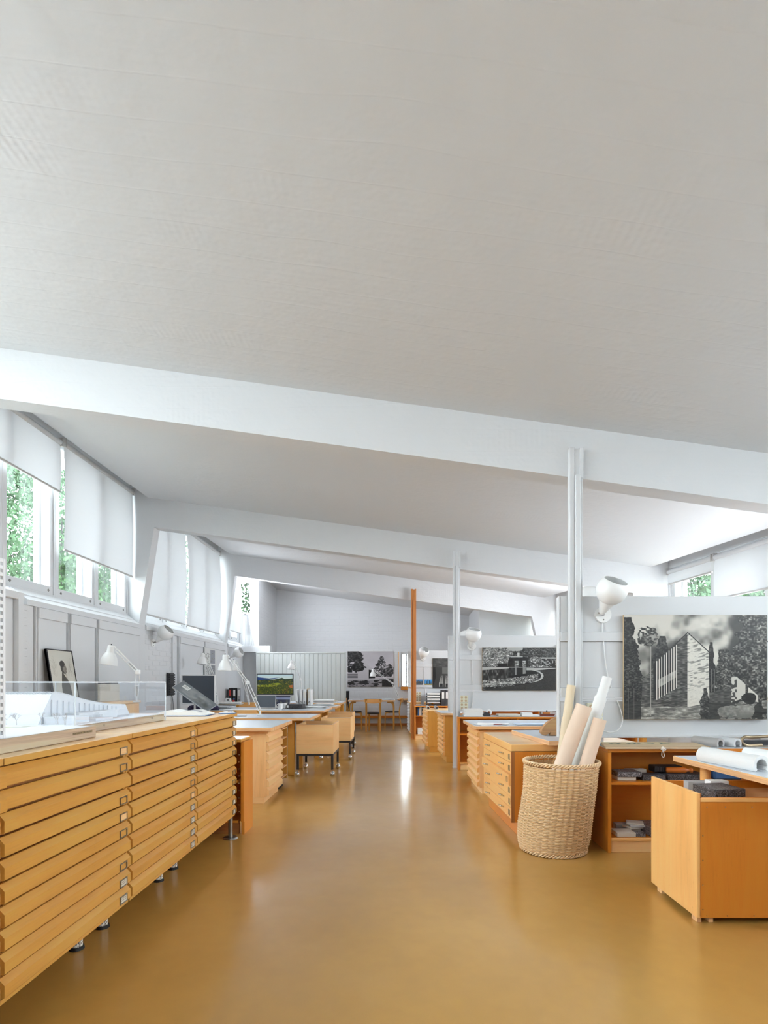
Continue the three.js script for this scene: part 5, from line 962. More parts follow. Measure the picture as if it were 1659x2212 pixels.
{ // white lattice tower model
  const w = 0.16, H = 0.6, D = 1.66, x = -1.322, o = thing('tower_model', 'white tower model with a grid of square openings', 'model', [x - w / 2 - 0.0, FT + 0.0495, -D - w / 2]), n = 7, rows = 25, t = 0.005, cell = w / n;
  for (const s of [-1, 1]) {
    for (let i = 0; i <= n; i++) { part('upright', bar(-w / 2 + i * cell - t, -w / 2 + i * cell + t, 0, H, s * w / 2 - t, s * w / 2 + t, 0.0005, 'y'), M.model, o); if (i && i < n) part('upright', bar(s * w / 2 - t, s * w / 2 + t, 0, H, -w / 2 + i * cell - t, -w / 2 + i * cell + t, 0.0005, 'y'), M.model, o); }
    for (let k = 0; k <= rows; k++) { const y = k * (H - 0.012) / rows; part('cross_bar', bar(-w / 2 - t * 0.9, w / 2 + t * 0.9, y, y + 0.0118, s * w / 2 - t * 0.85, s * w / 2 + t * 0.85, 0.0005), M.model, o); part('cross_bar', bar(s * w / 2 - t * 0.8, s * w / 2 + t * 0.8, y + 0.0002, y + 0.012, -w / 2, w / 2, 0.0005, 'z'), M.model, o); }
  }
  part('core', bar(-w / 2 + 0.02, w / 2 - 0.02, 0, H, -w / 2 + 0.02, w / 2 - 0.02, 0), M.stone, o);
}
function openBook(x, y, D, turn, w, d, th, label) {
  const o = thing('open_book', label, 'book', [x, y, -D], turn);
  part('cover', bar(-w / 2 - 0.006, w / 2 + 0.006, 0, 0.004, -d / 2 - 0.006, d / 2 + 0.006, 0.001), M.blue, o);
  const half = (s) => { const p = [[0, 0.0045], [0, th * 0.55]]; for (let i = 0; i <= 10; i++) { const t = i / 10; p.push([s * w / 2 * t, 0.0045 + th * (0.55 + 0.45 * Math.sin(Math.PI * Math.min(1, t * 1.15)) - 0.28 * t * t)]); } p.push([s * w / 2, 0.0045]); return prism(p.slice(1).concat([p[0]]), -d / 2, d / 2); };
  for (const s of [-1, 1]) part('page_block', half(s), M.paper, o);
  const im = canvasTex(128, 128, (c, k, h) => { c.fillStyle = '#e4e3e0'; c.fillRect(0, 0, k, h); c.fillStyle = '#9a9aa6'; c.fillRect(14, 14, 60, 44); c.fillRect(30, 70, 80, 40); leaves(c, 14, 14, 74, 58, 60, 0.4, 0.75, 5); });
  const T = []; const f = (t) => 0.0045 + th * (0.55 + 0.45 * Math.sin(Math.PI * Math.min(1, t * 1.15)) - 0.28 * t * t) + 0.0008; const g = new THREE.PlaneGeometry(w * 0.36, d * 0.8, 8, 1); g.rotateX(-Math.PI / 2); const p = g.attributes.position; for (let i = 0; i < p.count; i++) { const xx = p.getX(i) + w * 0.26; p.setXYZ(i, xx, f(xx / (w / 2)), p.getZ(i)); } g.computeVertexNormals(); part('illustration', g, S({ map: im, roughness: 0.6 }), o);
}
openBook(X_(402, 3.9), FT + 0.001, 3.86, 0.06, 0.36, 0.24, 0.035, 'large open book with a blue cover on the last plan chest');
openBook(X_(489, 4.05), FT + 0.001, 4.08, 0.1, 0.1, 0.09, 0.012, 'small open booklet beside the large book on the plan chest');

// ---------------------------------------------------------------- things on the desks
const T3 = 0.7425;
function monitor(x, y, D, w, h, frame, screen, label, foot = true, tilt = 0) {
  const o = thing('computer_monitor', label, 'monitor', [x, T3, -D], tilt);
  const yc = y - T3; part('housing', box(w, h, 0.03, 0.006), frame, o, [0, yc, 0]);
  const g = new THREE.PlaneGeometry(w - 0.035, h - 0.04); part('screen', g, screen, o, [0, yc + 0.004, 0.0158]);
  if (foot) { part('neck', bar(-0.05, 0.05, 0.008, yc, -0.03, -0.018, 0.002), M.white, o); part('foot', bar(-0.12, 0.12, 0, 0.008, -0.12, 0.08, 0.003), M.white, o); }
  return o;
}
monitor(X_(429, 8.75), Y_(1489.5, 8.75), 8.75, 0.535, 0.475, M.white, M.screen, 'white framed monitor with a blank grey screen', true, 0.04);
const hillTex = canvasTex(512, 300, (c, w, h) => {
  const g = c.createLinearGradient(0, 0, 0, 120); g.addColorStop(0, '#b9d5dc'); g.addColorStop(1, '#d8d8c8'); c.fillStyle = g; c.fillRect(0, 0, w, h); poly(c, [[0, 40], [170, 60], [330, 44], [230, 70], [0, 100]], '#1f3f78'); poly(c, [[0, 90], [120, 80], [250, 76], [360, 50], [400, 70], [512, 60], [512, 160], [0, 160]], '#2b3c26'); poly(c, [[0, 170], [130, 140], [330, 130], [512, 165], [512, 300], [0, 300]], '#3d4a16'); poly(c, [[0, 165], [150, 150], [300, 128], [360, 150], [200, 190], [0, 190]], '#8d9626');
  for (let i = 0; i < 900; i++) { const x = rr(0, w), y = rr(90, 300); if (y < 150 && y > 128 && x < 360) continue; c.fillStyle = ['#2a3712', '#5d6418', '#8a7d1e', '#1d2a14', '#39471a'][Math.floor(rnd() * 5)]; c.beginPath(); c.ellipse(x, y, rr(3, 8), rr(2, 6), 0, 0, 7); c.fill(); } c.strokeStyle = '#7a4a26'; c.lineWidth = 5; c.beginPath(); c.moveTo(390, 290); c.lineTo(470, 190); c.lineTo(505, 185); c.stroke(); poly(c, [[450, 175], [512, 160], [512, 210], [480, 205]], '#b0642c');
});
monitor(X_(594.5, 10.15), Y_(1478.5, 10.15), 10.15, 0.685, 0.4, M.dark, S({ map: hillTex, roughness: 0.35, emissive: C(0.55, 0.55, 0.55), emissiveMap: hillTex, emissiveIntensity: 0.5 }), 'wide dark framed monitor showing a green hill landscape');
function laptop(x, D, w, h, mat, label, turn = 0) { const o = thing('laptop', label, 'laptop', [x, T3, -D], turn); part('base', bar(-w / 2, w / 2, 0, 0.016, -0.11, 0.11, 0.004), M.alu, o); const l = part('lid', box(w, h, 0.008, 0.002), M.alu, o, [0, 0.018 + h / 2 * 0.97, -0.13]); l.rotation.x = -0.22; part('screen', new THREE.PlaneGeometry(w - 0.016, h - 0.02), mat, l, [0, 0, 0.0045]); return o; }
laptop(X_(576, 8.78), 8.62, 0.31, 0.215, M.screen, 'open laptop with a dark blank screen on the drawing desk');
laptop(X_(606, 9.25), 9.1, 0.3, 0.2, S({ map: canvasTex(64, 48, (c, w, h) => { c.fillStyle = '#2a2c48'; c.fillRect(0, 0, w, h); c.fillStyle = '#8d97b8'; c.fillRect(0, 8, w, 10); leaves(c, 0, 20, w, h, 20, 0.2, 0.5, 5); }), roughness: 0.3 }), 'second laptop with a violet screen behind the dark one', -0.3);
{ // slanted information panel on a post
  const o = thing('information_stand', 'slanted grey information panel on a slim post', 'stand', [X_(421, 7.25), T3, -7.25]);
  part('post', rod([0, 0.01, 0], [0, 0.2, 0], 0.014, 10), M.alu, o); part('foot', bar(-0.1, 0.1, 0, 0.01, -0.09, 0.09, 0.002), M.alu, o);
  const t = canvasTex(256, 128, (c, w, h) => { c.fillStyle = '#6f7478'; c.fillRect(0, 0, w, h); cloud(c, 140, 60, 70, 0.65, 40, 1.4); cloud(c, 190, 80, 50, 0.3, 30); c.fillStyle = '#d8d8d4'; c.fillRect(26, 26, 46, 40); c.fillStyle = '#555'; c.fillRect(34, 36, 30, 4); c.fillRect(34, 46, 26, 3); });
  const pn = part('panel', box(0.56, 0.014, 0.26, 0.003), M.grey, o, [0.0, 0.245, 0]); pn.rotation.set(0.42, 0, -0.62, 'ZXY');
  const f = new THREE.PlaneGeometry(0.55, 0.25); f.rotateX(-Math.PI / 2); part('print', f, S({ map: t, roughness: 0.3 }), pn, [0, 0.0076, 0]);
}
const binderG = (w, h, d) => box(w, h, d, 0.004, 'y'), ring = turned(new THREE.TorusGeometry(0.012, 0.0035, 6, 16), 'x', 0), spineCard = (w, h) => box(w, h, 0.002, 0);
function binder(x, y, D, w, h, mat, label, group, lab = M.paper, turn = 0, lean = 0) {
  const o = thing('ring_binder', label, 'binder', [x, y, -D], turn, group); part('cover', binderG(w, h, 0.26), mat, o, [0, h / 2, 0]); part('spine_label', spineCard(w * 0.62, h * 0.42), lab, o, [0, h * 0.66, 0.1312]); part('finger_ring', ring, M.dark, o, [0, h * 0.2, 0.131]); o.rotation.z = lean; return o;
}
[[645, 0.045, 0.1], [653, 0.05, 0.0], [660.5, 0.056, 0], [671, 0.056, 0]].forEach(([px, w, l], i) => binder(X_(px, 10.22), T3 + (l ? 0.001 : 0), 10.2, w, 0.3, M.white, ['white ring binder leaning at the start of the row by the landscape monitor', 'white ring binder with a green mark, first upright in its row', 'white ring binder with a beige spine label in the middle of its row', 'white ring binder with a beige spine label at the end of its row'][i], 'white ring binders beside the landscape monitor', i < 2 ? M.paper : M.card, 0, l));
part('backing_board', bar(-0.012, 0.012, 0, 0.31, -0.1, 0.1, 0.001, 'y'), M.kraft, thing('cardboard_folder', 'brown card folder standing between the white binders', 'folder', [X_(665.8, 10.22), T3, -10.25]));
[[501, 0.06, M.black, M.red], [510, 0.07, M.black, M.paper], [520, 0.075, M.grey, M.paper]].forEach(([px, w, m, l], i) => binder(X_(px, 11.5), T3, 11.5, w, 0.31, m, ['black ring binder with a red and white label below the ball lamp', 'black ring binder with a tall white label', 'wide grey and black binder at the end of its row'][i], 'dark ring binders below the ball lamp', l));
[[491, 0.05], [484, 0.045], [477, 0.045]].forEach(([px, w], i) => binder(X_(px, 11.6), T3, 11.62, w, 0.28, i ? M.paper : M.dark, ['narrow dark folder beside the pale folders', 'pale folder beside the dark one', 'outer pale folder by the brick wall'][i], 'folders on the far desk'));
{ const o = thing('box_file', 'marbled grey box file lying flat on the drawing desk', 'box file', [X_(639, 8.9), T3, -8.95]); part('cover', bar(-0.125, 0.125, 0, 0.075, -0.15, 0.15, 0.003), S({ color: C(0.2, 0.2, 0.2), map: graniteTex, roughness: 0.6 }), o); part('label', bar(-0.118, -0.1, 0.02, 0.055, 0.1505, 0.152, 0), M.paper, o); part('clip', bar(0.07, 0.125, 0, 0.0765, 0.1502, 0.1525, 0.001), M.dark, o); }
const mugGeo = lathe([[0.0001, 0.004], [0.034, 0.004], [0.038, 0.01], [0.038, 0.09], [0.035, 0.09], [0.035, 0.012], [0.0001, 0.01]], 22);
[[605.5, 8.75, 'white mug beside the marbled box file'], [615.5, 8.9, 'second white mug standing against the marbled box file']].forEach(([px, D, t]) => { const o = thing('mug', t, 'mug', [X_(px, D), T3, -D], 0, 'white mugs on the drawing desk'); part('body', mugGeo, M.white, o); part('handle', moved(new THREE.TorusGeometry(0.022, 0.005, 6, 16), -0.045, 0.05, 0), M.white, o); });
function pile(x, y, D, n, w, d, label, mats = [M.paper], th = 0.004) { const o = thing('paper_pile', label, 'papers', [x, y, -D]); for (let i = 0; i < n; i++) { const s = part('sheet', box(w * rr(0.8, 1), th, d * rr(0.8, 1), 0.0005), mats[i % mats.length], o, [rr(-0.02, 0.02), th / 2 + i * (th + 0.0002), rr(-0.02, 0.02)]); s.rotation.y = rr(-0.25, 0.25); } return o; }
pile(X_(683, 9.1), T3, 9.1, 7, 0.34, 0.26, 'loose white papers next to the marbled box file', [M.paper, M.trace, M.grey]);
pile(X_(700, 10.1), T3, 10.1, 8, 0.36, 0.26, 'white papers on the desk edge before the boarded screen');
pile(X_(702, 11.6), T3, 11.6, 7, 0.5, 0.3, 'papers spread along the desk against the boarded screen', [M.paper, M.kraft, M.paper], 0.008);
pile(X_(500, 10.1), T3, 10.05, 9, 0.4, 0.3, 'stack of papers under the dark binders', [M.paper, M.grey, M.paper, M.kraft], 0.007);
pile(X_(485, 8.9), T3, 9.0, 6, 0.22, 0.3, 'pile of papers beside the white framed monitor', [M.paper, M.grey], 0.006);
single('drawing_slate', 'thin white drawing slate lying across the desk edge', 'slate', box(0.9, 0.012, 0.1, 0.003), M.white, [X_(545, 8.42), T3 + 0.0065, -8.42]);
single('dark_folder', 'dark flat folder on the drawing desk behind the small booklet', 'folder', box(0.14, 0.014, 0.2, 0.003), M.grey, [X_(520, 6.95), T3 + 0.0075, -6.95], 0.3);
{ const o = thing('desk_telephone', 'small white desk telephone on the paper stack', 'telephone', [X_(494, 10.0), T3 + 0.066, -9.98]); part('body', prism([[-0.05, 0], [0.05, 0], [0.04, 0.07], [-0.04, 0.075]], -0.03, 0.03), M.white, o); part('display', bar(-0.02, 0.02, 0.03, 0.05, 0.031, 0.033, 0), M.dark, o); }
{ const o = thing('desk_toy', 'small red, blue and yellow desk object by the binders', 'ornament', [X_(482, 9.7), T3, -10.3]); part('red_body', lathe([[0.0001, 0], [0.04, 0.0], [0.02, 0.05], [0.03, 0.08], [0.0001, 0.1]], 10), M.red, o); part('blue_cap', new THREE.SphereGeometry(0.018, 10, 8), M.blue, o, [0.01, 0.115, 0]); part('yellow_foot', bar(-0.12, -0.05, 0, 0.03, -0.03, 0.03, 0.008), S({ color: C(0.7, 0.45, 0.02), roughness: 0.5 }), o); }
{ const o = thing('cloth_bundle', 'dark violet cloth heap below the white framed monitor', 'cloth', [X_(412, 7.95), T3, -8.48]); const g = new THREE.SphereGeometry(0.2, 24, 14); const p = g.attributes.position; for (let i = 0; i < p.count; i++) { const k = 1 + 0.14 * Math.sin(p.getX(i) * 30) * Math.cos(p.getZ(i) * 26 + p.getY(i) * 20); p.setXYZ(i, p.getX(i) * k * 1.2, Math.max(0, p.getY(i) * 0.35 * k + 0.03), p.getZ(i) * k * 0.5); } g.computeVertexNormals(); part('cloth', g, S({ color: C(0.035, 0.03, 0.07), roughness: 0.9 }), o); }
single('white_case', 'white flat case standing on the sideboard behind the model', 'case', box(0.03, 0.2, 0.42, 0.003), M.stone, [-3.35, 0.956 + 0.101, -6.3]);
single('dark_case', 'dark slim case standing behind the white one on the sideboard', 'case', box(0.03, 0.23, 0.4, 0.003), M.dark, [-3.42, 0.956 + 0.116, -6.42]);
{ const o = thing('wall_organizer', 'black ridged organizer hung on the painted brick pier', 'organizer', [-3.592, 0, -8.62]); part('back', bar(-0.03, 0, Y_(1503, 8.4), Y_(1453, 8.4), 0.11, -0.11, 0.003, 'y'), M.black, o); for (let k = 0; k < 9; k++) part('pocket', bar(0, 0.02, Y_(1503, 8.4) + 0.01 + k * 0.038, Y_(1503, 8.4) + 0.036 + k * 0.038, 0.1, -0.1, 0.003), M.black, o); part('cable', tube([[0, Y_(1503, 8.4), 0], [0.01, 0.9, -0.03], [0.005, 0.75, -0.06], [0.005, 0.5, -0.05]], 0.004, 16, 5), M.dark, o); }

// ---------------------------------------------------------------- things on the partition shelves
function sockets(x, y, z, label) {
  const o = thing('socket_block', label, 'socket', [x, y, z], 0, 'cream double socket blocks on the partitions'); 
  for (const r of [0, 1]) { const p = part('plate', bar(-0.06, 0.06, -0.1 + r * 0.102, r * 0.102, 0, 0.022, 0.005), M.socket, o); for (const a of [-0.028, 0.028]) for (const b of [-0.075, -0.027]) part('outlet', turned(new THREE.CylinderGeometry(0.017, 0.014, 0.004, 18), 'x', Math.PI / 2), M.kraft, p, [a, b + r * 0.102, 0.0215]); }
}
sockets(X_(1002, 7.7), Y_(1518, 7.7), -7.719, 'cream socket block beside the pond partition lamp cord');
sockets(X_(904, 11.5), Y_(1505, 11.5), -11.519, 'cream socket block under the postcards by the pine post');
sockets(X_(1284, 4.1), Y_(1548, 4.1), -4.109, 'cream socket block behind the paper rolls');
{ const o = thing('booklet_stack', 'tall stack of white booklets on the low shelf', 'booklets', [X_(1021, 7.45), 0.713, -7.45]); for (let i = 0; i < 8; i++) part('booklet', box(0.26 - (i % 3) * 0.01, 0.012, 0.2, 0.001), M.paper, o, [rr(-0.01, 0.01) + i * -0.001, 0.0062 + i * 0.0125, 0]); }
{ const o = thing('tape_dispenser', 'black and white tape dispenser beside the booklet stack', 'dispenser', [X_(1051, 7.42), 0.713, -7.42]); part('body', prism([[-0.05, 0], [0.05, 0], [0.05, 0.025], [0.02, 0.05], [-0.03, 0.055], [-0.05, 0.02]], -0.03, 0.03), M.dark, o); part('roll', moved(new THREE.TorusGeometry(0.028, 0.014, 10, 24), 0.03, 0.05, 0), M.paper, o); }
single('white_relief', 'flat white plaster relief on the low shelf', 'model', box(0.3, 0.03, 0.16, 0.006), M.stone, [X_(1097, 7.45), 0.713 + 0.0155, -7.45], 0.05);
single('paper_block', 'white block of note paper on the low shelf', 'paper', box(0.14, 0.045, 0.12, 0.002), M.paper, [X_(1137, 7.45), 0.713 + 0.023, -7.45]);
single('paper_slip', 'folded white slip beside the note block', 'paper', box(0.1, 0.02, 0.1, 0.001), M.paper, [X_(1156, 7.45), 0.713 + 0.0105, -7.45]);
{ const o = thing('boat_model', 'small dark red wooden boat model on the low shelf', 'model', [X_(1181, 7.45), 0.713, -7.45]); part('hull', prism([[-0.11, 0], [0.09, 0], [0.11, 0.03], [-0.12, 0.03]], -0.03, 0.03, 'x'), S({ color: C(0.16, 0.035, 0.02), roughness: 0.5 }), o); part('cabin', bar(-0.05, 0.04, 0.03, 0.05, -0.02, 0.02, 0.002), M.pine, o); part('funnel', rod([0, 0.05, 0], [0, 0.08, 0], 0.009), M.dark, o); }
pile(X_(1062, 5.9), 0.7195, 5.88, 3, 0.36, 0.22, 'leaflet with a red corner on the linoleum desk top', [M.paper], 0.003); pile(X_(1150, 5.9), 0.7195, 5.9, 3, 0.4, 0.2, 'pale blue sheets on the linoleum desk top', [S({ color: C(0.55, 0.66, 0.8), roughness: 0.7 }), M.paper], 0.003);
single('red_card', 'small red card lying on the leaflet', 'card', box(0.08, 0.002, 0.05, 0), M.red, [X_(1075, 5.8), 0.7305, -5.8], 0.1);
{ // bent laminated wood model
  const o = thing('bent_wood_model', 'curved wooden sculpture sample on the grey board', 'model', [X_(1188, 4.5), 0.7372, -4.5]);
  const s = new THREE.Shape(); s.moveTo(-0.075, 0.03); s.bezierCurveTo(-0.05, 0.09, 0.02, 0.14, 0.11, 0.155); s.lineTo(0.12, 0.0); s.lineTo(0.0, 0.0); s.bezierCurveTo(0.005, 0.03, 0.0, 0.035, -0.02, 0.015); s.lineTo(-0.04, 0.002); s.bezierCurveTo(-0.06, 0.0, -0.08, 0.015, -0.075, 0.03);
  const g = new THREE.ExtrudeGeometry(s, { depth: 0.05, bevelEnabled: true, bevelSize: 0.006, bevelThickness: 0.006, bevelSegments: 2, curveSegments: 14 }); g.translate(0, 0.006, -0.025); part('bent_block', g, M.cork, o);
  part('side_block', bar(0.08, 0.14, 0.06, 0.11, 0.035, 0.07, 0.003), M.edge, o);
}
{ // binoculars-like rolls on the chest by the pine post
  const T = 0.7055; [[925, 0], [943, 1]].forEach(([px, i]) => { const o = thing('paper_tube', ['short grey cardboard tube on the drawer chest', 'short violet-grey cardboard tube beside the grey one'][i], 'tube', [X_(px, 9.25), T + 0.031, -9.4], 0, 'cardboard tubes on the drawer chest'); const g = turned(lathe([[0.018, -0.14], [0.03, -0.14], [0.03, 0.14], [0.018, 0.14], [0.018, -0.14]], 22), 'x', Math.PI / 2); part('tube_wall', g, i ? M.grey : M.stone, o); });
}
{ // letter trays, binders, books on the third shelf
  const Y = 0.691, D = 11.3, o = thing('letter_tray', 'stacked black letter trays filled with papers', 'letter tray', [X_(936, D), Y, -D]);
  for (let k = 0; k < 5; k++) { part('tray', join([bar(-0.14, 0.14, k * 0.055, k * 0.055 + 0.004, -0.12, 0.12, 0), bar(-0.14, -0.136, k * 0.055, k * 0.055 + 0.04, -0.12, 0.12, 0), bar(0.136, 0.14, k * 0.055, k * 0.055 + 0.04, -0.12, 0.12, 0)]), M.black, o); part('papers', bar(-0.13, 0.13, k * 0.055 + 0.005, k * 0.055 + 0.02 + 0.02 * (k > 1), -0.11, 0.118, 0.001), k === 0 ? M.dark : M.paper, o); }
  [[956, 0.075], [964.5, 0.075]].forEach(([px, w], i) => binder(X_(px, D), Y, D, w, 0.32, M.dark, ['charcoal ring binder next to the letter trays', 'charcoal ring binder touching the partition end'][i], 'charcoal binders on the low shelf'));
  pile(X_(901, D), Y, D, 4, 0.2, 0.16, 'small papers under the socket block', [M.paper, M.grey], 0.004);
  const x0 = X_(895, 11.15) + 0.03; for (let k = 0; k < 7; k++) single('shelf_book', ['thin black book standing first in the low shelf by the pine post', 'thin blue book between two dark spines in the low shelf', 'thin pink book standing in the low shelf', 'thin white book next to the pink one in the low shelf', 'thin black book after the white one in the low shelf', 'thin grey book standing in the low shelf', 'thin white book last in its row in the low shelf'][k], 'book', box(0.018, rr(0.2, 0.24), 0.2, 0.001, 'y'), [M.dark, M.blue, M.pinkPaper, M.paper, M.dark, M.grey, M.paper][k], [x0 + 0.03 + k * 0.026, 0.488 + 0.0, -11.3], 0, 'books in the low shelf').position.y = 0.4875 + 0.0;
  scene.children.filter((k) => /^shelf_book/.test(k.name)).forEach((k) => { k.geometry.computeBoundingBox(); k.position.y -= k.geometry.boundingBox.min.y; if (k.geometry.boundingBox.max.y - k.geometry.boundingBox.min.y > 0.17) k.scale.y = 0.17 / (k.geometry.boundingBox.max.y - k.geometry.boundingBox.min.y), k.position.y = 0.4875 - k.geometry.boundingBox.min.y * k.scale.y; });
  for (let k = 0; k < 6; k++) single('magazine', 'white magazine lying in the bottom of the low shelf', 'magazine', box(0.2, 0.02, 0.2, 0.001), k % 2 ? M.paper : M.trace, [x0 + 0.14, 0.1005 + 0.0103 + k * 0.0206, -11.3], 0, 'magazines in the low shelf');
}
// ---- items on and in the near low shelf
{
  const Y = 0.7205, port = thing('card_portfolio', 'large tan card portfolio with grey lettering and a tied string', 'portfolio', [0, Y, 0]);
  const q = [[1308, 3.72], [1535, 3.72], [1498, 4.0], [1298, 4.0]].map(([px, d]) => [X_(px, d), d]), mk = (k, y0, y1) => { const cx = 1.72, cd = 3.9; return prism(q.map(([x, d]) => [cx + (x - cx) * k, cd + (d - cd) * k]), y0, y1, 'x').rotateX(-Math.PI / 2); };
  part('lower_cover', mk(1, 0, 0.004), M.kraft, port); part('sheets', mk(0.985, 0.0045, 0.011), M.cream, port); part('upper_cover', mk(0.998, 0.0115, 0.0155), M.kraft, port);
  const t = canvasTex(512, 160, (c, w, h) => { c.fillStyle = '#cdb892'; c.fillRect(0, 0, w, h); c.fillStyle = '#6d7768'; c.font = 'bold 130px sans-serif'; c.fillText('N M S A', 24, 128, 470); });
  const g = new THREE.PlaneGeometry(0.48, 0.17); g.rotateX(-Math.PI / 2); part('label_sheet', g, S({ map: t, roughness: 0.7 }), port, [1.73, 0.0162, -3.93]);
  const kx = X_(1429, 3.74); part('knot', join([new THREE.SphereGeometry(0.014, 10, 8), moved(turned(new THREE.TorusGeometry(0.011, 0.003, 6, 14), 'z', 0), 0.01, -0.004, 0.004)]), M.card, port, [kx, 0.003, -3.726]);
  part('string', tube([[kx, 0, -3.722], [kx - 0.008, -0.03, -3.72], [kx - 0.006, -0.05, -3.72], [kx + 0.004, -0.056, -3.72], [kx + 0.009, -0.045, -3.72], [kx + 0.004, -0.02, -3.721], [kx, 0, -3.722]], 0.0026, 30, 5), M.card, port);
  // thick-walled half round tubes
  const arc = (r, w, L, teeth) => { const p = [], n = 26, a0 = -0.75, a1 = Math.PI + 0.75; for (let i = 0; i <= n; i++) { const a = a0 + (a1 - a0) * i / n; p.push([Math.cos(a) * r, Math.sin(a) * r]); } const m = teeth ? 44 : n; for (let i = m; i >= 0; i--) { const a = a0 + (a1 - a0) * i / m, k = r - w - (teeth && i > 4 && i < 40 && i % 2 ? 0.006 : 0); p.push([Math.cos(a) * k, Math.sin(a) * k]); } return prism(p, -L / 2, L / 2); };
  const pipe = (name, label, px, py, d, r, w, L, mat, turn, teeth, ybase) => { const g = arc(r, w, L, teeth); g.computeBoundingBox(); const o = single(name, label, 'tube sample', g, mat, [X_(px, d), ybase - g.boundingBox.min.y + 0.001, -d], turn, 'half round tube samples'); return o; };
  pipe('tube_sample', 'dull grey thick-walled tube lying on the low shelf', 1528, 1590, 3.93, 0.036, 0.014, 0.22, M.alu, 0.32, false, Y); pipe('tube_sample', 'pale grey tube lying beside the dull grey one', 1564, 1590, 3.93, 0.036, 0.013, 0.22, M.paint, 0.32, false, Y);
  pipe('tube_sample', 'white glazed tube sample with a toothed inside on the drawing table', 1578, 1640, 2.98, 0.048, 0.014, 0.4, M.lampWhite, 0.2, true, 0.7205); pipe('tube_sample', 'long white glazed tube at the far side of the drawing table', 1690, 1645, 3.05, 0.042, 0.013, 0.4, M.lampWhite, 0.5, true, 0.7205);
  const h = thing('bronze_handle', 'curved bronze door handle on the low shelf', 'handle', [X_(1652, 3.86), Y + 0.0075, -3.86]); part('grip', tube([[-0.02, 0.004, 0], [-0.14, 0.004, 0], [-0.165, 0.03, 0], [-0.15, 0.058, 0], [-0.09, 0.06, 0], [0.1, 0.075, 0.02], [0.3, 0.1, 0.03]], 0.011, 50, 8), M.brass, h); part('base_plate', bar(-0.14, 0.2, -0.007, -0.001, -0.012, 0.012, 0.001), M.brass, h);
  single('dark_flat_box', 'dark blue flat box behind the bronze handle', 'box', box(0.5, 0.03, 0.08, 0.002), M.dark, [X_(1640, 4.03), Y + 0.0155, -3.99]);
  const slab = (px, D, y, w, h, d, mat, label, turn = 0) => single('stone_sample', label, 'stone sample', box(w, h, d, 0.002), mat, [X_(px, D), y + h / 2 + 0.0005, -D], turn, 'stone samples');
  const s2 = 0.4875, s1 = 0.1005;
  slab(1348, 3.86, s2, 0.13, 0.026, 0.1, M.stone, 'weathered pale tile under the speckled slab'); slab(1352, 3.87, s2 + 0.027, 0.165, 0.034, 0.14, M.graniteLight, 'light speckled granite slab stacked on the weathered tile'); slab(1372, 3.99, s2 + 0.0, 0.14, 0.055, 0.06, M.stone, 'beige stone block behind the speckled slab');
  slab(1405, 3.87, s2, 0.16, 0.038, 0.12, M.granite, 'dark granite slab on the middle shelf'); slab(1473, 3.9, s2, 0.27, 0.042, 0.16, M.granite, 'long speckled dark granite slab on the middle shelf');
  { const o = thing('glass_brick', 'dark ribbed glass block lying on the shelf slabs', 'glass block', [X_(1440, 3.95), s2 + 0.043, -3.95]); part('body', bar(-0.11, 0.09, 0, 0.045, -0.05, 0.05, 0.004), M.black, o); for (let k = 0; k < 9; k++) part('rib', bar(-0.09 + k * 0.02, -0.082 + k * 0.02, 0.008, 0.038, 0.05, 0.053, 0.001), M.dark, o); }
  { const o = thing('amber_bottle', 'orange glazed clay bottle lying on the granite slab', 'bottle', [X_(1462, 3.87), s2 + 0.0655, -3.87], -0.08); const g = turned(lathe([[0.0001, -0.075], [0.021, -0.072], [0.0225, 0.05], [0.012, 0.07], [0.011, 0.085], [0.017, 0.092], [0.016, 0.105], [0.0001, 0.108]], 22), 'z', -Math.PI / 2); part('body', g, M.amber, o); }
  slab(1346, 3.84, s1, 0.13, 0.03, 0.12, M.stone, 'large pale slab on the bottom shelf'); slab(1377, 3.82, s1, 0.09, 0.026, 0.06, M.graniteLight, 'small speckled stone on the bottom shelf'); slab(1368, 3.93, s1 + 0.027, 0.12, 0.015, 0.1, M.stone, 'thin cream tile, lowest of its small stack', 0.3); slab(1374, 3.92, s1 + 0.043, 0.11, 0.014, 0.09, M.paint, 'thin cream tile in the middle of its small stack', -0.1); slab(1371, 3.92, s1 + 0.058, 0.115, 0.014, 0.09, M.stone, 'thin cream tile topmost of its small stack', -0.35); slab(1407, 3.88, s1, 0.1, 0.07, 0.2, M.granitePink, 'thick pink granite block on the bottom shelf'); slab(1345, 3.98, s1, 0.12, 0.05, 0.05, M.grey, 'grey stone bar at the back of the bottom shelf');
  slab(1369, 3.93, s1, 0.07, 0.0265, 0.07, M.stone, 'short cream block carrying the small tile stack');
  // in the bin
  const b0 = 0.5755; slab(1552, 2.83, b0, 0.17, 0.062, 0.17, M.granite, 'dark speckled granite block in the storage bin', 0.12); slab(1520, 3.04, b0, 0.2, 0.05, 0.05, M.grey, 'grey stone bar at the back of the storage bin'); slab(1548, 2.98, b0, 0.1, 0.066, 0.06, M.paper, 'white stone block behind the dark granite in the bin');
  single('blue_case', 'dark blue case under the drawing table', 'case', box(0.2, 0.07, 0.12, 0.01), M.blue, [X_(1572, 3.85), s2 + 0.036, -3.9]);
}
// table things at the far end
single('flat_tray', 'flat grey tray on the far table', 'tray', box(0.5, 0.02, 0.2, 0.003), M.grey, [X_(800, 13.9), 0.7465, -13.9]);
pile(X_(835, 13.9), 0.736, 13.95, 4, 0.24, 0.2, 'papers on the far table', [M.paper], 0.006);

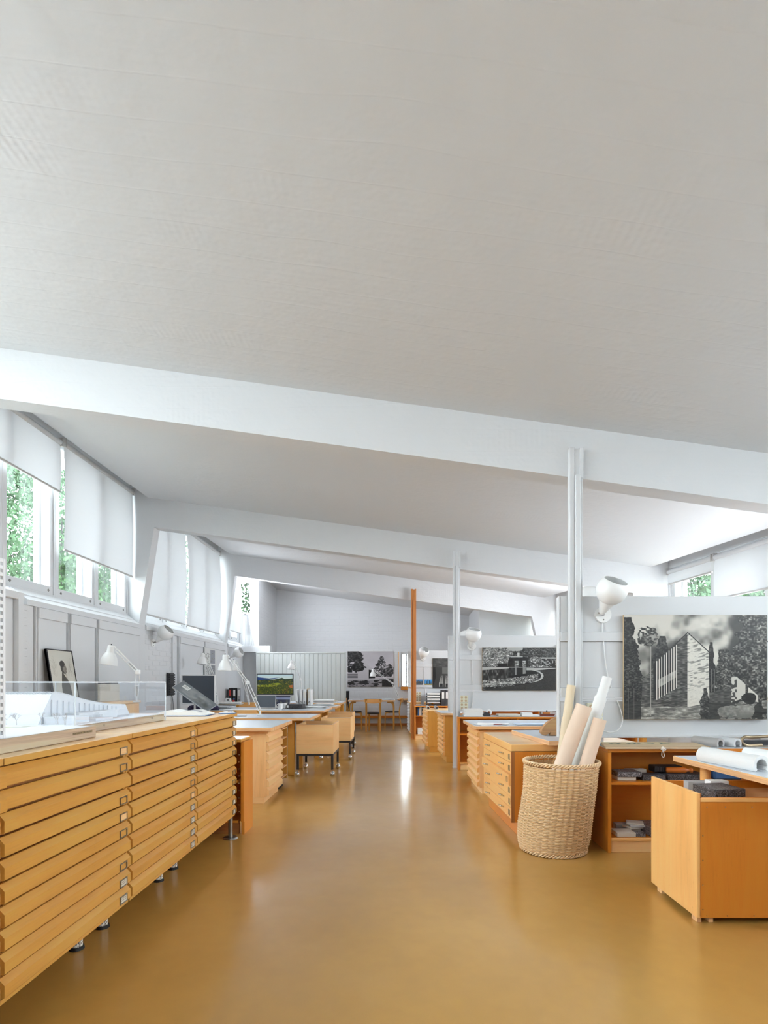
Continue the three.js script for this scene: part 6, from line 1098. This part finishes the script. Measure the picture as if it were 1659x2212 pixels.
// ---------------------------------------------------------------- outdoors
{
  const lw = structMesh('ground_outside', 'lawn around the building', bar(-40, 40, -0.6, -0.3, 20, -50, 0), M.lawn);
  const leafG = (() => { const g = new THREE.BufferGeometry(); g.setAttribute('position', new THREE.Float32BufferAttribute([0, 0, 0, 0.3, 0.32, 0.09, 0.2, 0.68, 0.05, 0, 1, -0.06, -0.2, 0.68, 0.05, -0.3, 0.32, 0.09], 3)); g.setIndex([0, 1, 2, 0, 2, 3, 0, 3, 4, 0, 4, 5]); g.computeVertexNormals(); return g; })();
  const cloudOf = (name, mat, parent, n, size, place) => { const m = new THREE.InstancedMesh(leafG, mat, n), d = new THREE.Object3D(), col = new THREE.Color(); for (let i = 0; i < n; i++) { d.position.copy(place(i)); d.rotation.set(rr(-1.6, 1.6), rr(0, 6.28), rr(-1.2, 1.2)); d.scale.setScalar(size * rr(0.6, 1.4)); d.updateMatrix(); m.setMatrixAt(i, d.matrix); const k = rr(0.75, 1.2); m.setColorAt(i, col.setRGB(k, k, k)); } m.name = name; m.userData.kind = 'stuff'; m.castShadow = true; parent.add(m); };
  function tree(x, D, h, r, n, mat, size, label, y0 = 0.3) {
    const o = thing('garden_tree', label, 'tree', [x, -0.3, -D], 0, 'trees outside the windows'); const tk = [rod([0, 0, 0], [0.1, h * 0.75, 0.1], 0.14, 8, 0.05)]; const tips = [];
    for (let i = 0; i < 26; i++) { const y = h * mix(y0, 0.98, Math.pow(rnd(), 0.8)), a = rr(0, 6.28), k = r * Math.sqrt(Math.max(0.1, 1 - Math.pow((y / h - 0.58) / 0.52, 2))) * rr(0.35, 1); const e = [Math.cos(a) * k, y, Math.sin(a) * k]; tips.push([...e, r * rr(0.22, 0.4)]); tk.push(rod([0.1 * y / h, Math.max(0.5, y - k * 0.5), 0.1 * y / h], e, 0.03, 5, 0.01)); }
    part('trunk', join(tk), M.bark, o); cloudOf('foliage', mat, o, n, size, () => { const t = tips[Math.floor(rnd() * tips.length)], q = V(rr(-1, 1), rr(-1, 1), rr(-1, 1)).normalize().multiplyScalar(t[3] * Math.cbrt(rnd())); return V(t[0] + q.x, t[1] + q.y * 0.8, t[2] + q.z); });
  }
  tree(-10.5, 11.5, 8.5, 3.0, 26000, M.leaf, 0.105, 'dark leafy tree outside the half drawn blinds');
  tree(-12, 16.5, 10, 3.2, 22000, M.leaf, 0.12, 'dark tree further along the garden outside the blinds');
  tree(-9.5, 21, 7, 2.6, 14000, M.leaf, 0.12, 'green tree outside the corner window');
  tree(9.5, 11.5, 5.2, 2.6, 18000, M.leaf, 0.1, 'green tree outside the high windows of the slanting wall');
  tree(10.5, 7.2, 5.0, 2.6, 18000, M.leaf, 0.1, 'green tree outside the half-down blind of the slanting wall'); tree(8.5, 16, 5.5, 2.4, 9000, M.leaf, 0.12, 'green tree beyond the far end of the slanting wall');
  function vine(x, D, w, y0, y1, n, label, zr = 0.25) { const o = thing('climbing_vine', label, 'vine', [x, 0, -D], 0, 'vines on the outside wall'); part('stem', tube([[0, 0, 0], [0.05, 1, 0.03], [-0.03, 2, -0.04], [0.02, y1, 0.02]], 0.012, 30, 5), M.bark, o); cloudOf('leaves', M.vine, o, Math.round(n * 1.7), 0.075, () => { const y = rr(y0, y1); return V(rr(-w, w), y, rr(-zr, zr) * (1 + 0.5 * Math.sin(y * 4))); }); }
  vine(-4.55, 7.35, 0.12, 0.5, 3.4, 900, 'leafy vine outside the second light of the half drawn window', 0.3); vine(-4.5, 8.35, 0.12, 0.5, 3.6, 900, 'leafy vine outside the last light of the half drawn window', 0.3);
  vine(-4.5, 6.1, 0.12, 0.4, 2.25, 300, 'low vine outside the sill of the half drawn window', 0.35);
  vine(-3.72, 13.5, 0.16, 0.5, 3.75, 1100, 'bright vine hanging outside the corner window', 0.1);
}
renderer.render(scene, camera);
